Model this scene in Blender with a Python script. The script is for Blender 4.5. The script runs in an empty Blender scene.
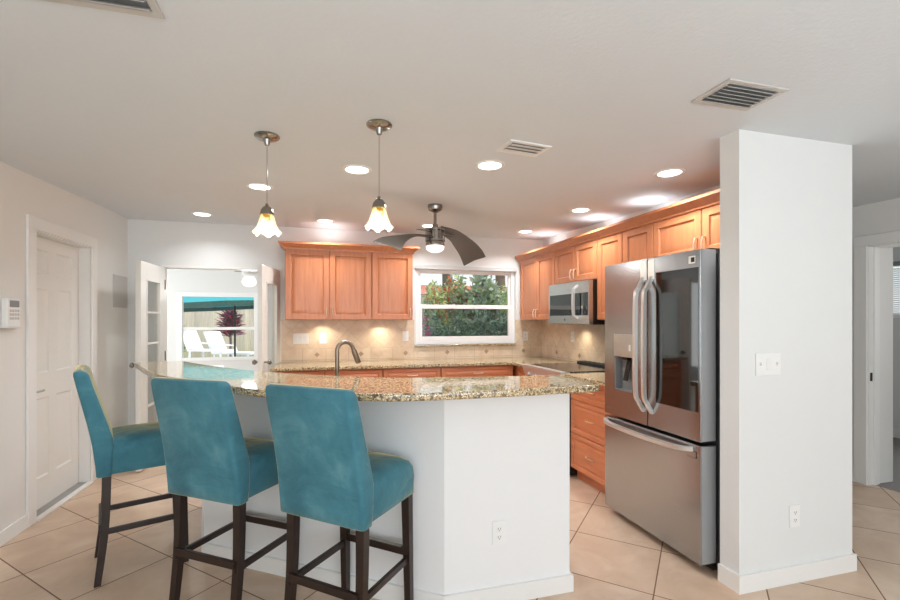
import bpy, bmesh, math, random
from mathutils import Vector, Matrix
random.seed(7)
R = math.radians
PI = math.pi
S = bpy.context.scene
COL = S.collection

# ------------------------------------------------------------------ camera, world, lights, exposure
cam_d = bpy.data.cameras.new('camera')
cam_d.sensor_width = 36.0
cam_d.lens = 18.0
cam_d.shift_x = 0.0055
cam_d.shift_y = -0.0222 * -1
cam = bpy.data.objects.new('camera', cam_d)
COL.objects.link(cam)
cam.location = (0, 0, 1.38)
cam.rotation_euler = (R(90), 0, R(-15.4))
S.camera = cam

S.view_settings.view_transform = 'Standard'
S.view_settings.look = 'None'
S.view_settings.gamma = 1.0
S.view_settings.use_curve_mapping = False
S.view_settings.exposure = 0.2
S.cycles.use_denoising = True
S.cycles.max_bounces = 10
S.cycles.diffuse_bounces = 6
S.cycles.transparent_max_bounces = 16
S.cycles.sample_clamp_indirect = 6.0

world = bpy.data.worlds.new('World')
S.world = world
world.use_nodes = True
wn = world.node_tree
wn.nodes.clear()
bg = wn.nodes.new('ShaderNodeBackground')
bg.inputs[0].default_value = (0.90, 0.955, 1.0, 1)
bg.inputs[1].default_value = 1.05
wo = wn.nodes.new('ShaderNodeOutputWorld')
wn.links.new(bg.outputs[0], wo.inputs[0])

def lamp(name, kind, loc, energy, rot=(0, 0, 0), color=(1, 1, 1), **kw):
    d = bpy.data.lights.new(name, kind)
    d.energy = energy
    d.color = color
    for k, v in kw.items():
        setattr(d, k, v)
    o = bpy.data.objects.new(name, d)
    COL.objects.link(o)
    o.location = loc
    o.rotation_euler = rot
    return o

lamp('sun', 'SUN', (3, 8, 12), 2.6, rot=(R(38), R(12), R(20)), color=(1, 0.96, 0.88), angle=R(2))
# lamps added for daylight from unseen openings behind the camera, and from the hall side
lamp('unseen_daylight', 'AREA', (0.6, -3.4, 1.35), 95, rot=(R(90), 0, 0), color=(0.87, 0.945, 1.0), shape='RECTANGLE', size=5.4, size_y=2.0)
lamp('bounce_fill', 'AREA', (0.6, -1.2, 0.9), 44, rot=(R(180), 0, 0), color=(0.80, 0.91, 1.0), shape='RECTANGLE', size=4.0, size_y=2.6)  # added fill lamp aimed upward to brighten the ceiling
lamp('daylight_bedroom', 'AREA', (6.2, 2.6, 1.6), 14, rot=(0, R(90), 0), shape='RECTANGLE', size=1.4, size_y=1.4)
lamp('daylight_sunroom', 'AREA', (-3.7, 6.8, 1.4), 34, rot=(0, R(-90), 0), color=(0.97, 1, 1), shape='RECTANGLE', size=2.0, size_y=2.4)

# ------------------------------------------------------------------ helpers
def lin(r, g, b):
    f = lambda c: (c / 255 / 12.92) if c / 255 <= 0.04045 else ((c / 255 + 0.055) / 1.055) ** 2.4
    return (f(r), f(g), f(b), 1.0)

class NT:
    def __init__(self, name):
        self.m = bpy.data.materials.new(name)
        self.m.use_nodes = True
        self.t = self.m.node_tree
        self.t.nodes.clear()
        self.out = self.n('ShaderNodeOutputMaterial')
    def n(self, kind, **kw):
        x = self.t.nodes.new(kind)
        for k, v in kw.items():
            setattr(x, k, v)
        return x
    def l(self, a, b):
        self.t.links.new(a, b)
    def val(self, sock, v):
        if hasattr(v, 'is_output'):
            self.l(v, sock)
        else:
            sock.default_value = v
    def math(self, op, a, b=None, clamp=False):
        x = self.n('ShaderNodeMath', operation=op)
        x.use_clamp = clamp
        self.val(x.inputs[0], a)
        if b is not None:
            self.val(x.inputs[1], b)
        return x.outputs[0]
    def mix(self, f, a, b):
        x = self.n('ShaderNodeMix', data_type='RGBA')
        self.val(x.inputs[0], f)
        self.val(x.inputs[6], a)
        self.val(x.inputs[7], b)
        return x.outputs[2]
    def coords(self, scale=(1, 1, 1), rot=(0, 0, 0), which='Object'):
        c = self.n('ShaderNodeTexCoord')
        m = self.n('ShaderNodeMapping')
        m.inputs['Scale'].default_value = scale
        m.inputs['Rotation'].default_value = rot
        self.l(c.outputs[which], m.inputs[0])
        return m.outputs[0]
    def noise(self, vec, scale=5, detail=3, rough=0.55, dist=0):
        x = self.n('ShaderNodeTexNoise')
        self.l(vec, x.inputs['Vector'])
        x.inputs['Scale'].default_value = scale
        x.inputs['Detail'].default_value = detail
        x.inputs['Roughness'].default_value = rough
        x.inputs['Distortion'].default_value = dist
        return x.outputs['Fac']
    def ramp(self, f, stops, interp='LINEAR'):
        x = self.n('ShaderNodeValToRGB')
        x.color_ramp.interpolation = interp
        e = x.color_ramp.elements
        while len(e) < len(stops):
            e.new(0.5)
        for i, (p, c) in enumerate(stops):
            e[i].position = p
            e[i].color = c
        self.l(f, x.inputs[0])
        return x.outputs[0]
    def bump(self, h, strength=0.1, dist=0.01):
        x = self.n('ShaderNodeBump')
        x.inputs['Strength'].default_value = strength
        x.inputs['Distance'].default_value = dist
        self.l(h, x.inputs['Height'])
        return x.outputs[0]
    def bsdf(self, color=None, rough=0.5, metal=0.0, normal=None, **kw):
        p = self.n('ShaderNodeBsdfPrincipled')
        if color is not None:
            self.val(p.inputs['Base Color'], color)
        self.val(p.inputs['Roughness'], rough)
        self.val(p.inputs['Metallic'], metal)
        if normal is not None:
            self.l(normal, p.inputs['Normal'])
        for k, v in kw.items():
            self.val(p.inputs[k.replace('_', ' ')], v)
        return p.outputs[0]
    def done(self, sh):
        self.l(sh, self.out.inputs[0])
        return self.m

M = {}
def plain(key, rgb, rough=0.5, metal=0.0, var=0.04, nscale=8, bump=0.0, bscale=60, **kw):
    t = NT(key)
    v = t.coords()
    n = t.noise(v, nscale, 3)
    c = lin(*rgb)
    lo = tuple(max(0, x * (1 - var)) for x in c[:3]) + (1,)
    hi = tuple(min(1, x * (1 + var)) for x in c[:3]) + (1,)
    col = t.mix(n, lo, hi)
    nm = t.bump(t.noise(v, bscale, 4), bump, 0.005) if bump else None
    M[key] = t.done(t.bsdf(col, rough, metal, nm, **kw))

plain('wall', (224, 225, 224), 0.6, bump=0.08, bscale=90, var=0.01)
plain('left_wall', (227, 225, 221), 0.6, bump=0.08, bscale=90, var=0.01)
plain('bar_wall', (232, 232, 232), 0.55, bump=0.06, bscale=90, var=0.01)
plain('ceiling', (214, 219, 223), 0.7, bump=0.35, bscale=55, var=0.01)
plain('white_trim', (233, 232, 229), 0.35, var=0.01)
plain('white_door', (228, 227, 222), 0.38, var=0.01)
plain('white_plastic', (234, 234, 232), 0.35, var=0.01)
plain('fittings_and_shade_grey', (196, 193, 188), 0.5, var=0.02)
plain('vinyl', (244, 244, 244), 0.3, var=0.01)
plain('nickel', (150, 147, 142), 0.2, 1.0, var=0.05, nscale=30)
plain('chrome', (206, 206, 204), 0.15, 1.0, var=0.03)
plain('satin_silver', (222, 220, 216), 0.32, 0.75, var=0.03)
plain('faucet_nickel', (142, 128, 114), 0.28, 1.0, var=0.05)
plain('bright_plate', (246, 245, 240), 0.3, 0.3, var=0.02)
plain('dark_plastic', (32, 32, 34), 0.4)
plain('black_glass', (10, 11, 12), 0.04, var=0.02, Specular_IOR_Level=0.9)
plain('cooktop', (28, 29, 31), 0.08, var=0.02, Specular_IOR_Level=0.8)
plain('fridge_side', (92, 94, 97), 0.45, 0.3)
plain('dark_metal', (58, 56, 54), 0.35, 0.8)
plain('espresso', (40, 26, 21), 0.32, var=0.35, nscale=25)
plain('fan_blade', (92, 86, 79), 0.5, var=0.12, nscale=20)
plain('screen_grey', (130, 132, 133), 0.4)
plain('edge_grey', (158, 159, 160), 0.35, 0.2)
plain('carpet', (135, 132, 130), 0.95, bump=0.4, bscale=300)
plain('concrete', (214, 222, 226), 0.85, var=0.08, bump=0.2)
plain('sling', (222, 230, 242), 0.8, var=0.05, bump=0.2, bscale=200)
plain('turquoise', (58, 160, 172), 0.8, var=0.08)
plain('dark_green', (46, 84, 78), 0.8, var=0.1)
plain('white_metal', (245, 246, 248), 0.35, var=0.01)
plain('roof_red', (186, 110, 88), 0.85, var=0.25, nscale=14)
plain('stucco', (222, 200, 170), 0.9, var=0.06, bump=0.3)
plain('bark', (112, 100, 90), 0.9, var=0.3, nscale=12, bump=0.6, bscale=30)
plain('diamond_tile', (164, 140, 116), 0.35, var=0.3, nscale=50)
plain('brass', (232, 205, 180), 0.3, 0.7, var=0.05)
plain('threshold', (165, 165, 162), 0.4, 0.4)
plain('blind', (238, 240, 240), 0.6, var=0.02)
plain('roller', (196, 197, 197), 0.6, var=0.02)
plain('lawn', (118, 150, 84), 0.95, var=0.35, nscale=30, bump=0.5, bscale=120)

def mk_leaf(key, rgb, var=0.35):
    t = NT(key)
    v = t.coords()
    n = t.noise(v, 9, 2)
    c = lin(*rgb)
    col = t.mix(n, tuple(x * (1 - var) for x in c[:3]) + (1,), tuple(min(1, x * (1 + var)) for x in c[:3]) + (1,))
    p = t.bsdf(col, 0.5)
    tr = t.n('ShaderNodeBsdfTranslucent')
    t.l(col, tr.inputs[0])
    mx = t.n('ShaderNodeMixShader')
    mx.inputs[0].default_value = 0.35
    t.l(p, mx.inputs[1]); t.l(tr.outputs[0], mx.inputs[2])
    M[key] = t.done(mx.outputs[0])
mk_leaf('leaf_green', (142, 166, 122))
mk_leaf('leaf_dark', (92, 124, 104))
mk_leaf('leaf_lime', (206, 216, 146))
mk_leaf('leaf_grey', (172, 184, 168))
mk_leaf('leaf_red', (178, 64, 92))
mk_leaf('leaf_plum', (112, 62, 84))
mk_leaf('flower_coral', (222, 110, 82))
mk_leaf('flower_pink', (206, 70, 130))

# maple
t = NT('maple')
v = t.coords((14, 14, 1.2))
g = t.noise(v, 2.2, 5, 0.6, 0.6)
big = t.noise(t.coords((1.5, 1.5, 0.7)), 2.0, 2)
c1 = t.ramp(g, [(0.25, lin(180, 108, 68)), (0.6, lin(199, 128, 86)), (0.85, lin(211, 144, 102))])
c2 = t.mix(t.math('MULTIPLY', big, 0.35), c1, lin(184, 110, 68))
M['maple'] = t.done(t.bsdf(c2, 0.36, 0, t.bump(g, 0.04, 0.002), Coat_Weight=0.25, Coat_Roughness=0.25))
t = NT('maple_base')
v = t.coords((1.2, 1.2, 12))
g = t.noise(v, 2.2, 5, 0.6, 0.6)
c1 = t.ramp(g, [(0.25, lin(180, 106, 68)), (0.6, lin(200, 126, 86)), (0.85, lin(212, 142, 102))])
M['maple_base'] = t.done(t.bsdf(c1, 0.38, 0, t.bump(g, 0.04, 0.002), Coat_Weight=0.2, Coat_Roughness=0.3))

# granite
def mk_granite():
    t = NT('granite')
    v = t.coords()
    vo = t.n('ShaderNodeTexVoronoi'); vo.inputs['Scale'].default_value = 210
    t.l(v, vo.inputs['Vector'])
    sep = t.n('ShaderNodeSeparateColor'); t.l(vo.outputs['Color'], sep.inputs[0])
    sp = t.ramp(sep.outputs[0], [(0.0, lin(42, 38, 34)), (0.13, lin(92, 88, 74)), (0.27, lin(142, 136, 108)), (0.46, lin(190, 164, 120)),
                                 (0.68, lin(212, 190, 152)), (0.86, lin(232, 222, 200))], 'CONSTANT')
    vo2 = t.n('ShaderNodeTexVoronoi'); vo2.inputs['Scale'].default_value = 95
    t.l(v, vo2.inputs['Vector'])
    sep2 = t.n('ShaderNodeSeparateColor'); t.l(vo2.outputs['Color'], sep2.inputs[0])
    blk = t.math('GREATER_THAN', sep2.outputs[1], 0.80)
    c = t.mix(blk, sp, lin(58, 54, 46))
    big = t.noise(v, 5, 3)
    c = t.mix(t.math('MULTIPLY', big, 0.35), c, lin(212, 178, 126))
    M['granite'] = t.done(t.bsdf(c, 0.05, 0, None, Specular_IOR_Level=0.85))
mk_granite()

# floor tile laid diagonally
t = NT('floor_tile')
tc = t.n('ShaderNodeTexCoord')
sx = t.n('ShaderNodeSeparateXYZ'); t.l(tc.outputs['Object'], sx.inputs[0])
a = t.math('DIVIDE', t.math('MULTIPLY', t.math('ADD', sx.outputs[0], sx.outputs[1]), 0.70711), 0.496)
b = t.math('DIVIDE', t.math('SUBTRACT', t.math('MULTIPLY', t.math('SUBTRACT', sx.outputs[1], sx.outputs[0]), 0.70711), 0.205), 0.4985)
def edge(q):
    f = t.math('FRACT', q)
    return t.math('MINIMUM', f, t.math('SUBTRACT', 1.0, f))
e = t.math('MINIMUM', edge(a), edge(b))
gr = t.math('LESS_THAN', e, 0.0065)
cb = t.n('ShaderNodeCombineXYZ'); t.l(t.math('FLOOR', a), cb.inputs[0]); t.l(t.math('FLOOR', b), cb.inputs[1])
wn_ = t.n('ShaderNodeTexWhiteNoise'); t.l(cb.outputs[0], wn_.inputs[0])
off = t.n('ShaderNodeVectorMath', operation='MULTIPLY_ADD')
t.l(wn_.outputs['Color'], off.inputs[0]); off.inputs[1].default_value = (7, 7, 7); t.l(tc.outputs['Object'], off.inputs[2])
n1 = t.noise(off.outputs[0], 3.2, 5, 0.6, 0.8)
n2 = t.noise(off.outputs[0], 14, 4, 0.6, 0.3)
c = t.ramp(n1, [(0.3, lin(196, 168, 143)), (0.5, lin(209, 184, 160)), (0.7, lin(222, 202, 181))])
c = t.mix(t.math('MULTIPLY', n2, 0.22), c, lin(196, 160, 130))
c = t.mix(t.math('MULTIPLY', wn_.outputs['Value'], 0.16), c, lin(196, 164, 134))
c = t.mix(gr, c, lin(116, 88, 66))
rg = t.math('ADD', t.math('MULTIPLY', gr, 0.4), 0.33)
bm = t.bump(t.math('MINIMUM', t.math('MULTIPLY', e, 60), 1.0), 0.25, 0.003)
M['floor_tile'] = t.done(t.bsdf(c, rg, 0, bm))

# backsplash: straight band below, diagonal travertine above (u along the wall = x + y)
t = NT('backsplash_tile')
tc = t.n('ShaderNodeTexCoord')
sx = t.n('ShaderNodeSeparateXYZ'); t.l(tc.outputs['Object'], sx.inputs[0])
u = t.math('ADD', sx.outputs[0], t.math('MULTIPLY', sx.outputs[1], 1.0))
z = t.math('SUBTRACT', sx.outputs[2], 1.06)
P = 0.145
a = t.math('DIVIDE', t.math('MULTIPLY', t.math('ADD', u, z), 0.70711), P)
b = t.math('DIVIDE', t.math('MULTIPLY', t.math('SUBTRACT', u, z), 0.70711), P)
ed = t.math('MINIMUM', edge(a), edge(b))
us = t.math('DIVIDE', u, 0.252)
eb = t.math('MINIMUM', edge(us), t.math('MINIMUM', t.math('MULTIPLY', t.math('ABSOLUTE', z), 4), t.math('MULTIPLY', t.math('ABSOLUTE', t.math('ADD', z, 0.128)), 4)))
up = t.math('GREATER_THAN', z, 0.0)
ee = t.math('ADD', t.math('MULTIPLY', ed, up), t.math('MULTIPLY', eb, t.math('SUBTRACT', 1.0, up)))
gr = t.math('LESS_THAN', ee, 0.011)
cb = t.n('ShaderNodeCombineXYZ'); t.l(t.math('FLOOR', a), cb.inputs[0]); t.l(t.math('FLOOR', b), cb.inputs[1])
wn_ = t.n('ShaderNodeTexWhiteNoise'); t.l(cb.outputs[0], wn_.inputs[0])
n1 = t.noise(tc.outputs['Object'], 9, 5, 0.6, 0.5)
c = t.ramp(n1, [(0.3, lin(206, 184, 158)), (0.55, lin(221, 202, 178)), (0.75, lin(231, 215, 194))])
c = t.mix(t.math('MULTIPLY', wn_.outputs['Value'], 0.3), c, lin(198, 172, 146))
c = t.mix(gr, c, lin(188, 168, 146))
M['backsplash_tile'] = t.done(t.bsdf(c, 0.4, 0, t.bump(t.math('MINIMUM', t.math('MULTIPLY', ee, 30), 1.0), 0.2, 0.002)))

# brushed steel
def mk_steel(key, rgb, rough, sc):
    t = NT(key)
    n = t.noise(t.coords(sc), 6, 3)
    c = lin(*rgb)
    col = t.mix(n, tuple(x * 0.93 for x in c[:3]) + (1,), tuple(min(1, x * 1.05) for x in c[:3]) + (1,))
    r = t.math('ADD', t.math('MULTIPLY', n, 0.1), rough)
    M[key] = t.done(t.bsdf(col, r, 1.0, t.bump(n, 0.03, 0.001), Anisotropic=0.4))
mk_steel('steel', (170, 175, 179), 0.2, (60, 1.5, 60))
mk_steel('steel_light', (200, 199, 197), 0.24, (60, 1.5, 60))

# velvet slipcover
t = NT('teal_velvet')
v = t.coords()
n1 = t.noise(v, 7, 4, 0.6, 0.4)
n2 = t.noise(v, 60, 3)
c = t.ramp(n1, [(0.3, lin(52, 108, 124)), (0.55, lin(68, 127, 142)), (0.75, lin(96, 148, 160))])
c = t.mix(t.math('MULTIPLY', n2, 0.2), c, lin(54, 108, 124))
hh = t.math('ADD', t.math('MULTIPLY', t.noise(t.coords((1, 1, 2.2)), 9, 3, 0.5, 1.2), 1.0), t.math('MULTIPLY', n2, 0.08))
M['teal_velvet'] = t.done(t.bsdf(c, 0.85, 0, t.bump(hh, 0.25, 0.02), Sheen_Weight=1.0, Sheen_Roughness=0.28, Sheen_Tint=(1.0, 0.80, 0.38, 1)))

# glass
def mk_glass(key, tint=(1, 1, 1, 1), refl=0.9, diff=0.0, dcol=(0.2, 0.2, 0.2, 1)):
    t = NT(key)
    tr = t.n('ShaderNodeBsdfTransparent'); tr.inputs[0].default_value = tint
    gl = t.n('ShaderNodeBsdfGlossy'); gl.inputs['Roughness'].default_value = 0.02
    fr = t.n('ShaderNodeFresnel'); fr.inputs[0].default_value = 1.45
    mx = t.n('ShaderNodeMixShader')
    t.l(t.math('MULTIPLY', fr.outputs[0], refl), mx.inputs[0])
    t.l(tr.outputs[0], mx.inputs[1]); t.l(gl.outputs[0], mx.inputs[2])
    o = mx.outputs[0]
    if diff:
        df = t.n('ShaderNodeBsdfDiffuse'); df.inputs[0].default_value = dcol
        m2 = t.n('ShaderNodeMixShader'); m2.inputs[0].default_value = diff
        t.l(o, m2.inputs[1]); t.l(df.outputs[0], m2.inputs[2])
        o = m2.outputs[0]
    M[key] = t.done(o)
mk_glass('glass', (0.97, 0.985, 0.98, 1), 0.6)
mk_glass('door_glass', (0.93, 0.94, 0.93, 1), 0.3)
mk_glass('mesh_screen', (0.86, 0.88, 0.88, 1), 0.0, 0.2, (0.12, 0.14, 0.15, 1))

# lamps
def mk_emit(key, col, strength):
    t = NT(key)
    e = t.n('ShaderNodeEmission')
    e.inputs[0].default_value = col
    e.inputs[1].default_value = strength
    M[key] = t.done(e.outputs[0])
mk_emit('lamp_lens', (1, 0.96, 0.9, 1), 6)
mk_emit('lamp_bowl', (1, 0.97, 0.92, 1), 1.3)
mk_emit('bulb', (1, 0.88, 0.68, 1), 5)

# art glass shade: amber crown with green-gold streaks running into cream
t = NT('art_glass')
tc = t.n('ShaderNodeTexCoord')
sx = t.n('ShaderNodeSeparateXYZ'); t.l(tc.outputs['Object'], sx.inputs[0])
n1 = t.noise(t.coords((1, 1, 0.6)), 26, 3, 0.6, 1.5)
h = t.math('ADD', t.math('MULTIPLY', sx.outputs[2], 6.6), t.math('MULTIPLY', t.math('SUBTRACT', n1, 0.5), 1.9))
c = t.ramp(h, [(0.3, lin(252, 248, 236)), (0.5, lin(240, 230, 194)), (0.68, lin(176, 164, 96)), (0.95, lin(218, 136, 60))])
df = t.n('ShaderNodeBsdfTranslucent'); t.l(c, df.inputs[0])
pb = t.bsdf(c, 0.15)
m1 = t.n('ShaderNodeMixShader'); m1.inputs[0].default_value = 0.55
t.l(pb, m1.inputs[1]); t.l(df.outputs[0], m1.inputs[2])
tp = t.n('ShaderNodeBsdfTransparent'); t.l(c, tp.inputs[0])
m2 = t.n('ShaderNodeMixShader'); m2.inputs[0].default_value = 0.25
t.l(m1.outputs[0], m2.inputs[1]); t.l(tp.outputs[0], m2.inputs[2])
M['art_glass'] = t.done(m2.outputs[0])

# fence boards
t = NT('fence_wood')
tc = t.n('ShaderNodeTexCoord')
sx = t.n('ShaderNodeSeparateXYZ'); t.l(tc.outputs['Object'], sx.inputs[0])
wn_ = t.n('ShaderNodeTexWhiteNoise'); wn_.noise_dimensions = '1D'
t.l(t.math('FLOOR', t.math('DIVIDE', sx.outputs[0], 0.15)), wn_.inputs['W'])
g = t.noise(t.coords((12, 12, 1)), 2, 4)
c = t.ramp(g, [(0.3, lin(190, 174, 156)), (0.7, lin(214, 202, 186))])
c = t.mix(t.math('MULTIPLY', wn_.outputs['Value'], 0.5), c, lin(152, 146, 140))
M['fence_wood'] = t.done(t.bsdf(c, 0.85))

# ------------------------------------------------------------------ mesh builder
class MB:
    def __init__(self):
        self.bm = bmesh.new()
    def _merge(self, tmp, mat=None):
        if mat is not None:
            bmesh.ops.transform(tmp, matrix=mat, verts=tmp.verts)
        me = bpy.data.meshes.new('tmp')
        tmp.to_mesh(me); tmp.free()
        self.bm.from_mesh(me)
        bpy.data.meshes.remove(me)
        return self
    def box(self, x0, x1, y0, y1, z0, z1, bev=0.0, seg=2, mat=None):
        t = bmesh.new()
        bmesh.ops.create_cube(t, size=1.0)
        sx, sy, sz = abs(x1 - x0), abs(y1 - y0), abs(z1 - z0)
        bmesh.ops.scale(t, vec=(sx, sy, sz), verts=t.verts)
        if bev > 0:
            bmesh.ops.bevel(t, geom=list(t.edges), offset=min(bev, 0.45 * min(sx, sy, sz)), segments=seg, profile=0.5, affect='EDGES')
        bmesh.ops.translate(t, vec=((x0 + x1) / 2, (y0 + y1) / 2, (z0 + z1) / 2), verts=t.verts)
        return self._merge(t, mat)
    def prism(self, pts, z0, z1, bev=0.0, mat=None):
        t = bmesh.new()
        vs = [t.verts.new((p[0], p[1], z0)) for p in pts]
        f = t.faces.new(vs)
        r = bmesh.ops.extrude_face_region(t, geom=[f])
        bmesh.ops.translate(t, vec=(0, 0, z1 - z0), verts=[g for g in r['geom'] if isinstance(g, bmesh.types.BMVert)])
        bmesh.ops.recalc_face_normals(t, faces=t.faces)
        if bev:
            es = [e for e in t.edges if abs(e.verts[0].co.z - e.verts[1].co.z) < 1e-6]
            bmesh.ops.bevel(t, geom=es, offset=bev, segments=3, profile=0.5, affect='EDGES')
        return self._merge(t, mat)
    def lathe(self, prof, c=(0, 0, 0), n=32, mat=None, ruffle=None, closed=False):
        t = bmesh.new()
        rings = []
        for i, (r, z) in enumerate(prof):
            if r < 1e-6:
                rings.append([t.verts.new((0, 0, z))])
            else:
                ring = []
                for k in range(n):
                    a = 2 * PI * k / n
                    rr, zz = r, z
                    if ruffle:
                        rr, zz = ruffle(i, a, r, z)
                    ring.append(t.verts.new((rr * math.cos(a), rr * math.sin(a), zz)))
                rings.append(ring)
        if closed:
            rings.append(rings[0])
        for A, B in zip(rings[:-1], rings[1:]):
            if len(A) == 1 and len(B) == 1:
                continue
            for k in range(n):
                k2 = (k + 1) % n
                if len(A) == 1:
                    t.faces.new((A[0], B[k], B[k2]))
                elif len(B) == 1:
                    t.faces.new((A[k], A[k2], B[0]))
                else:
                    t.faces.new((A[k], A[k2], B[k2], B[k]))
        bmesh.ops.recalc_face_normals(t, faces=t.faces)
        bmesh.ops.translate(t, vec=c, verts=t.verts)
        return self._merge(t, mat)
    def tube(self, pts, r, n=10, sq=None, mat=None, taper=None, caps=True):
        """round tube, or rectangular when sq=(half width, half height)"""
        t = bmesh.new()
        P = [Vector(p) for p in pts]
        rings = []
        prev = None
        for i, p in enumerate(P):
            d = (P[min(i + 1, len(P) - 1)] - P[max(i - 1, 0)]).normalized()
            if prev is None:
                ref = Vector((0, 0, 1)) if abs(d.z) < 0.9 else Vector((1, 0, 0))
                s = d.cross(ref).normalized()
            else:
                s = (prev - d * prev.dot(d)).normalized()
            prev = s
            w = d.cross(s)
            k_ = taper[i] if taper else 1.0
            if sq:
                cs = [(sq[0], sq[1]), (-sq[0], sq[1]), (-sq[0], -sq[1]), (sq[0], -sq[1])]
                rings.append([t.verts.new(p + (s * a + w * b) * k_) for a, b in cs])
            else:
                rings.append([t.verts.new(p + (s * math.cos(2 * PI * k / n) + w * math.sin(2 * PI * k / n)) * r * k_) for k in range(n)])
        for A, B in zip(rings[:-1], rings[1:]):
            m = len(A)
            for k in range(m):
                t.faces.new((A[k], A[(k + 1) % m], B[(k + 1) % m], B[k]))
        if caps:
            t.faces.new(list(reversed(rings[0]))); t.faces.new(rings[-1])
        bmesh.ops.recalc_face_normals(t, faces=t.faces)
        return self._merge(t, mat)
    def loft(self, rings, caps=True, mat=None):
        t = bmesh.new()
        rr = [[t.verts.new(p) for p in r] for r in rings]
        for A, B in zip(rr[:-1], rr[1:]):
            m = len(A)
            for k in range(m):
                t.faces.new((A[k], A[(k + 1) % m], B[(k + 1) % m], B[k]))
        if caps:
            t.faces.new(list(reversed(rr[0]))); t.faces.new(rr[-1])
        bmesh.ops.recalc_face_normals(t, faces=t.faces)
        return self._merge(t, mat)
    def panel(self, O, U, N, w, h, prof, back):
        """door / drawer front: concentric rectangles (inset, depth along N) from outer edge to centre; O lower-left corner of the face."""
        O, U, N = Vector(O), Vector(U), Vector(N)
        V = Vector((0, 0, 1))
        rings = []
        for ins, dep in [(0, back)] + list(prof):
            rings.append([O + U * a + V * b + N * dep for a, b in ((ins, ins), (w - ins, ins), (w - ins, h - ins), (ins, h - ins))])
        return self.loft(rings)
    def build(self, name, mat, parent=None, world=True, smooth=35, subsurf=0):
        me = bpy.data.meshes.new(name)
        bm = self.bm
        if parent is not None and world:
            pm = Matrix.LocRotScale(parent.location, parent.rotation_euler, None)
            q = parent.parent
            while q is not None:
                pm = Matrix.LocRotScale(q.location, q.rotation_euler, None) @ pm
                q = q.parent
            bmesh.ops.transform(bm, matrix=pm.inverted(), verts=bm.verts)
        bm.to_mesh(me)
        bm.free()
        for mm in (mat if isinstance(mat, (list, tuple)) else [mat]):
            me.materials.append(M[mm])
        if smooth:
            for p in me.polygons:
                p.use_smooth = True
            me.set_sharp_from_angle(angle=R(smooth))
        o = bpy.data.objects.new(name, me)
        COL.objects.link(o)
        if parent is not None:
            o.parent = parent
        if smooth and smooth <= 50:
            wn2 = o.modifiers.new('weighted', 'WEIGHTED_NORMAL'); wn2.keep_sharp = True; wn2.weight = 60
        if subsurf:
            md = o.modifiers.new('s', 'SUBSURF'); md.levels = subsurf; md.render_levels = subsurf
        return o

def tag(o, label, cat, group=None):
    o['label'] = label
    o['category'] = cat
    if group:
        o['group'] = group
    return o

def thing(name, label, cat, loc=(0, 0, 0), rz=0.0, group=None):
    o = bpy.data.objects.new(name, None)
    COL.objects.link(o)
    o.empty_display_size = 0.1
    o.location = loc
    o.rotation_euler = (0, 0, rz)
    return tag(o, label, cat, group)

def struct(o):
    o['kind'] = 'structure'
    return o

def copy_tree(o, parent=None):
    c = o.copy()
    COL.objects.link(c)
    if parent is not None:
        c.parent = parent
    for ch in [x for x in COL.objects if x.parent is o]:
        copy_tree(ch, c)
    return c

def spline(pts, k=6):
    P = [Vector(p) for p in pts]
    out = []
    for i in range(len(P) - 1):
        p0, p1, p2, p3 = P[max(i - 1, 0)], P[i], P[i + 1], P[min(i + 2, len(P) - 1)]
        for j in range(k):
            t = j / k
            out.append(0.5 * ((2 * p1) + (p2 - p0) * t + (2 * p0 - 5 * p1 + 4 * p2 - p3) * t * t + (3 * p1 - p0 - 3 * p2 + p3) * t ** 3))
    out.append(P[-1])
    return out

def zc(y):
    x = min(1, max(0, (y - 3) / 2.25))
    return 2.345 + 0.06 * x * x * (3 - 2 * x)

YB, XL, XR, XH = 5.25, -1.89, 2.74, 4.40     # back, left, kitchen right and hall wall planes

# ------------------------------------------------------------------ the setting
struct(MB().box(-2.1, 4.46, -4, 5.4, -0.1, 0).build('floor', 'floor_tile'))
m = MB()
ys = [-4 + i * 0.25 for i in range(29)] + [3.25 + 0.1 * i for i in range(21)] + [5.4]
ring = []
m.loft([[(x, y, zc(y)) for x, y in ((-2.1, y), (4.8, y))] + [(4.8, y, 2.6), (-2.1, y, 2.6)] for y in ys])
struct(m.build('ceiling', 'ceiling'))

# left wall with a door opening y 3.70..4.49, z 0..2.0
m = MB()
m.box(XL - 0.16, XL, -4, 3.70, 0, 2.5).box(XL - 0.16, XL, 4.49, 5.4, 0, 2.5).box(XL - 0.16, XL, 3.70, 4.49, 2.0, 2.5)
struct(m.build('wall_left', 'left_wall'))
m = MB()
m.box(XL - 0.6, XL - 0.155, 3.6, 4.6, 0, 2.2)
struct(m.build('wall_closet', 'left_wall'))
m = MB().box(XL, XL + 0.014, -4, 3.62, 0, 0.09, 0.004)
struct(m.build('baseboard_left', 'white_trim'))
m = MB().box(XL, XL + 0.014, 4.58, 5.25, 0, 0.09, 0.004)
struct(m.build('baseboard_corner', 'white_trim'))
# casing
m = MB()
m.box(XL + 0.0005, XL + 0.018, 3.615, 3.705, 0, 1.998, 0.004).box(XL + 0.0005, XL + 0.018, 4.485, 4.575, 0, 1.998, 0.004)
m.box(XL + 0.0005, XL + 0.018, 3.615, 4.575, 1.998, 2.085, 0.004)
m.box(XL - 0.13, XL, 3.7005, 3.712, 0, 1.9995).box(XL - 0.13, XL, 4.478, 4.4895, 0, 1.9995).box(XL - 0.13, XL, 3.712, 4.478, 1.988, 1.9995)
struct(m.build('trim_1', 'white_trim'))
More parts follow.
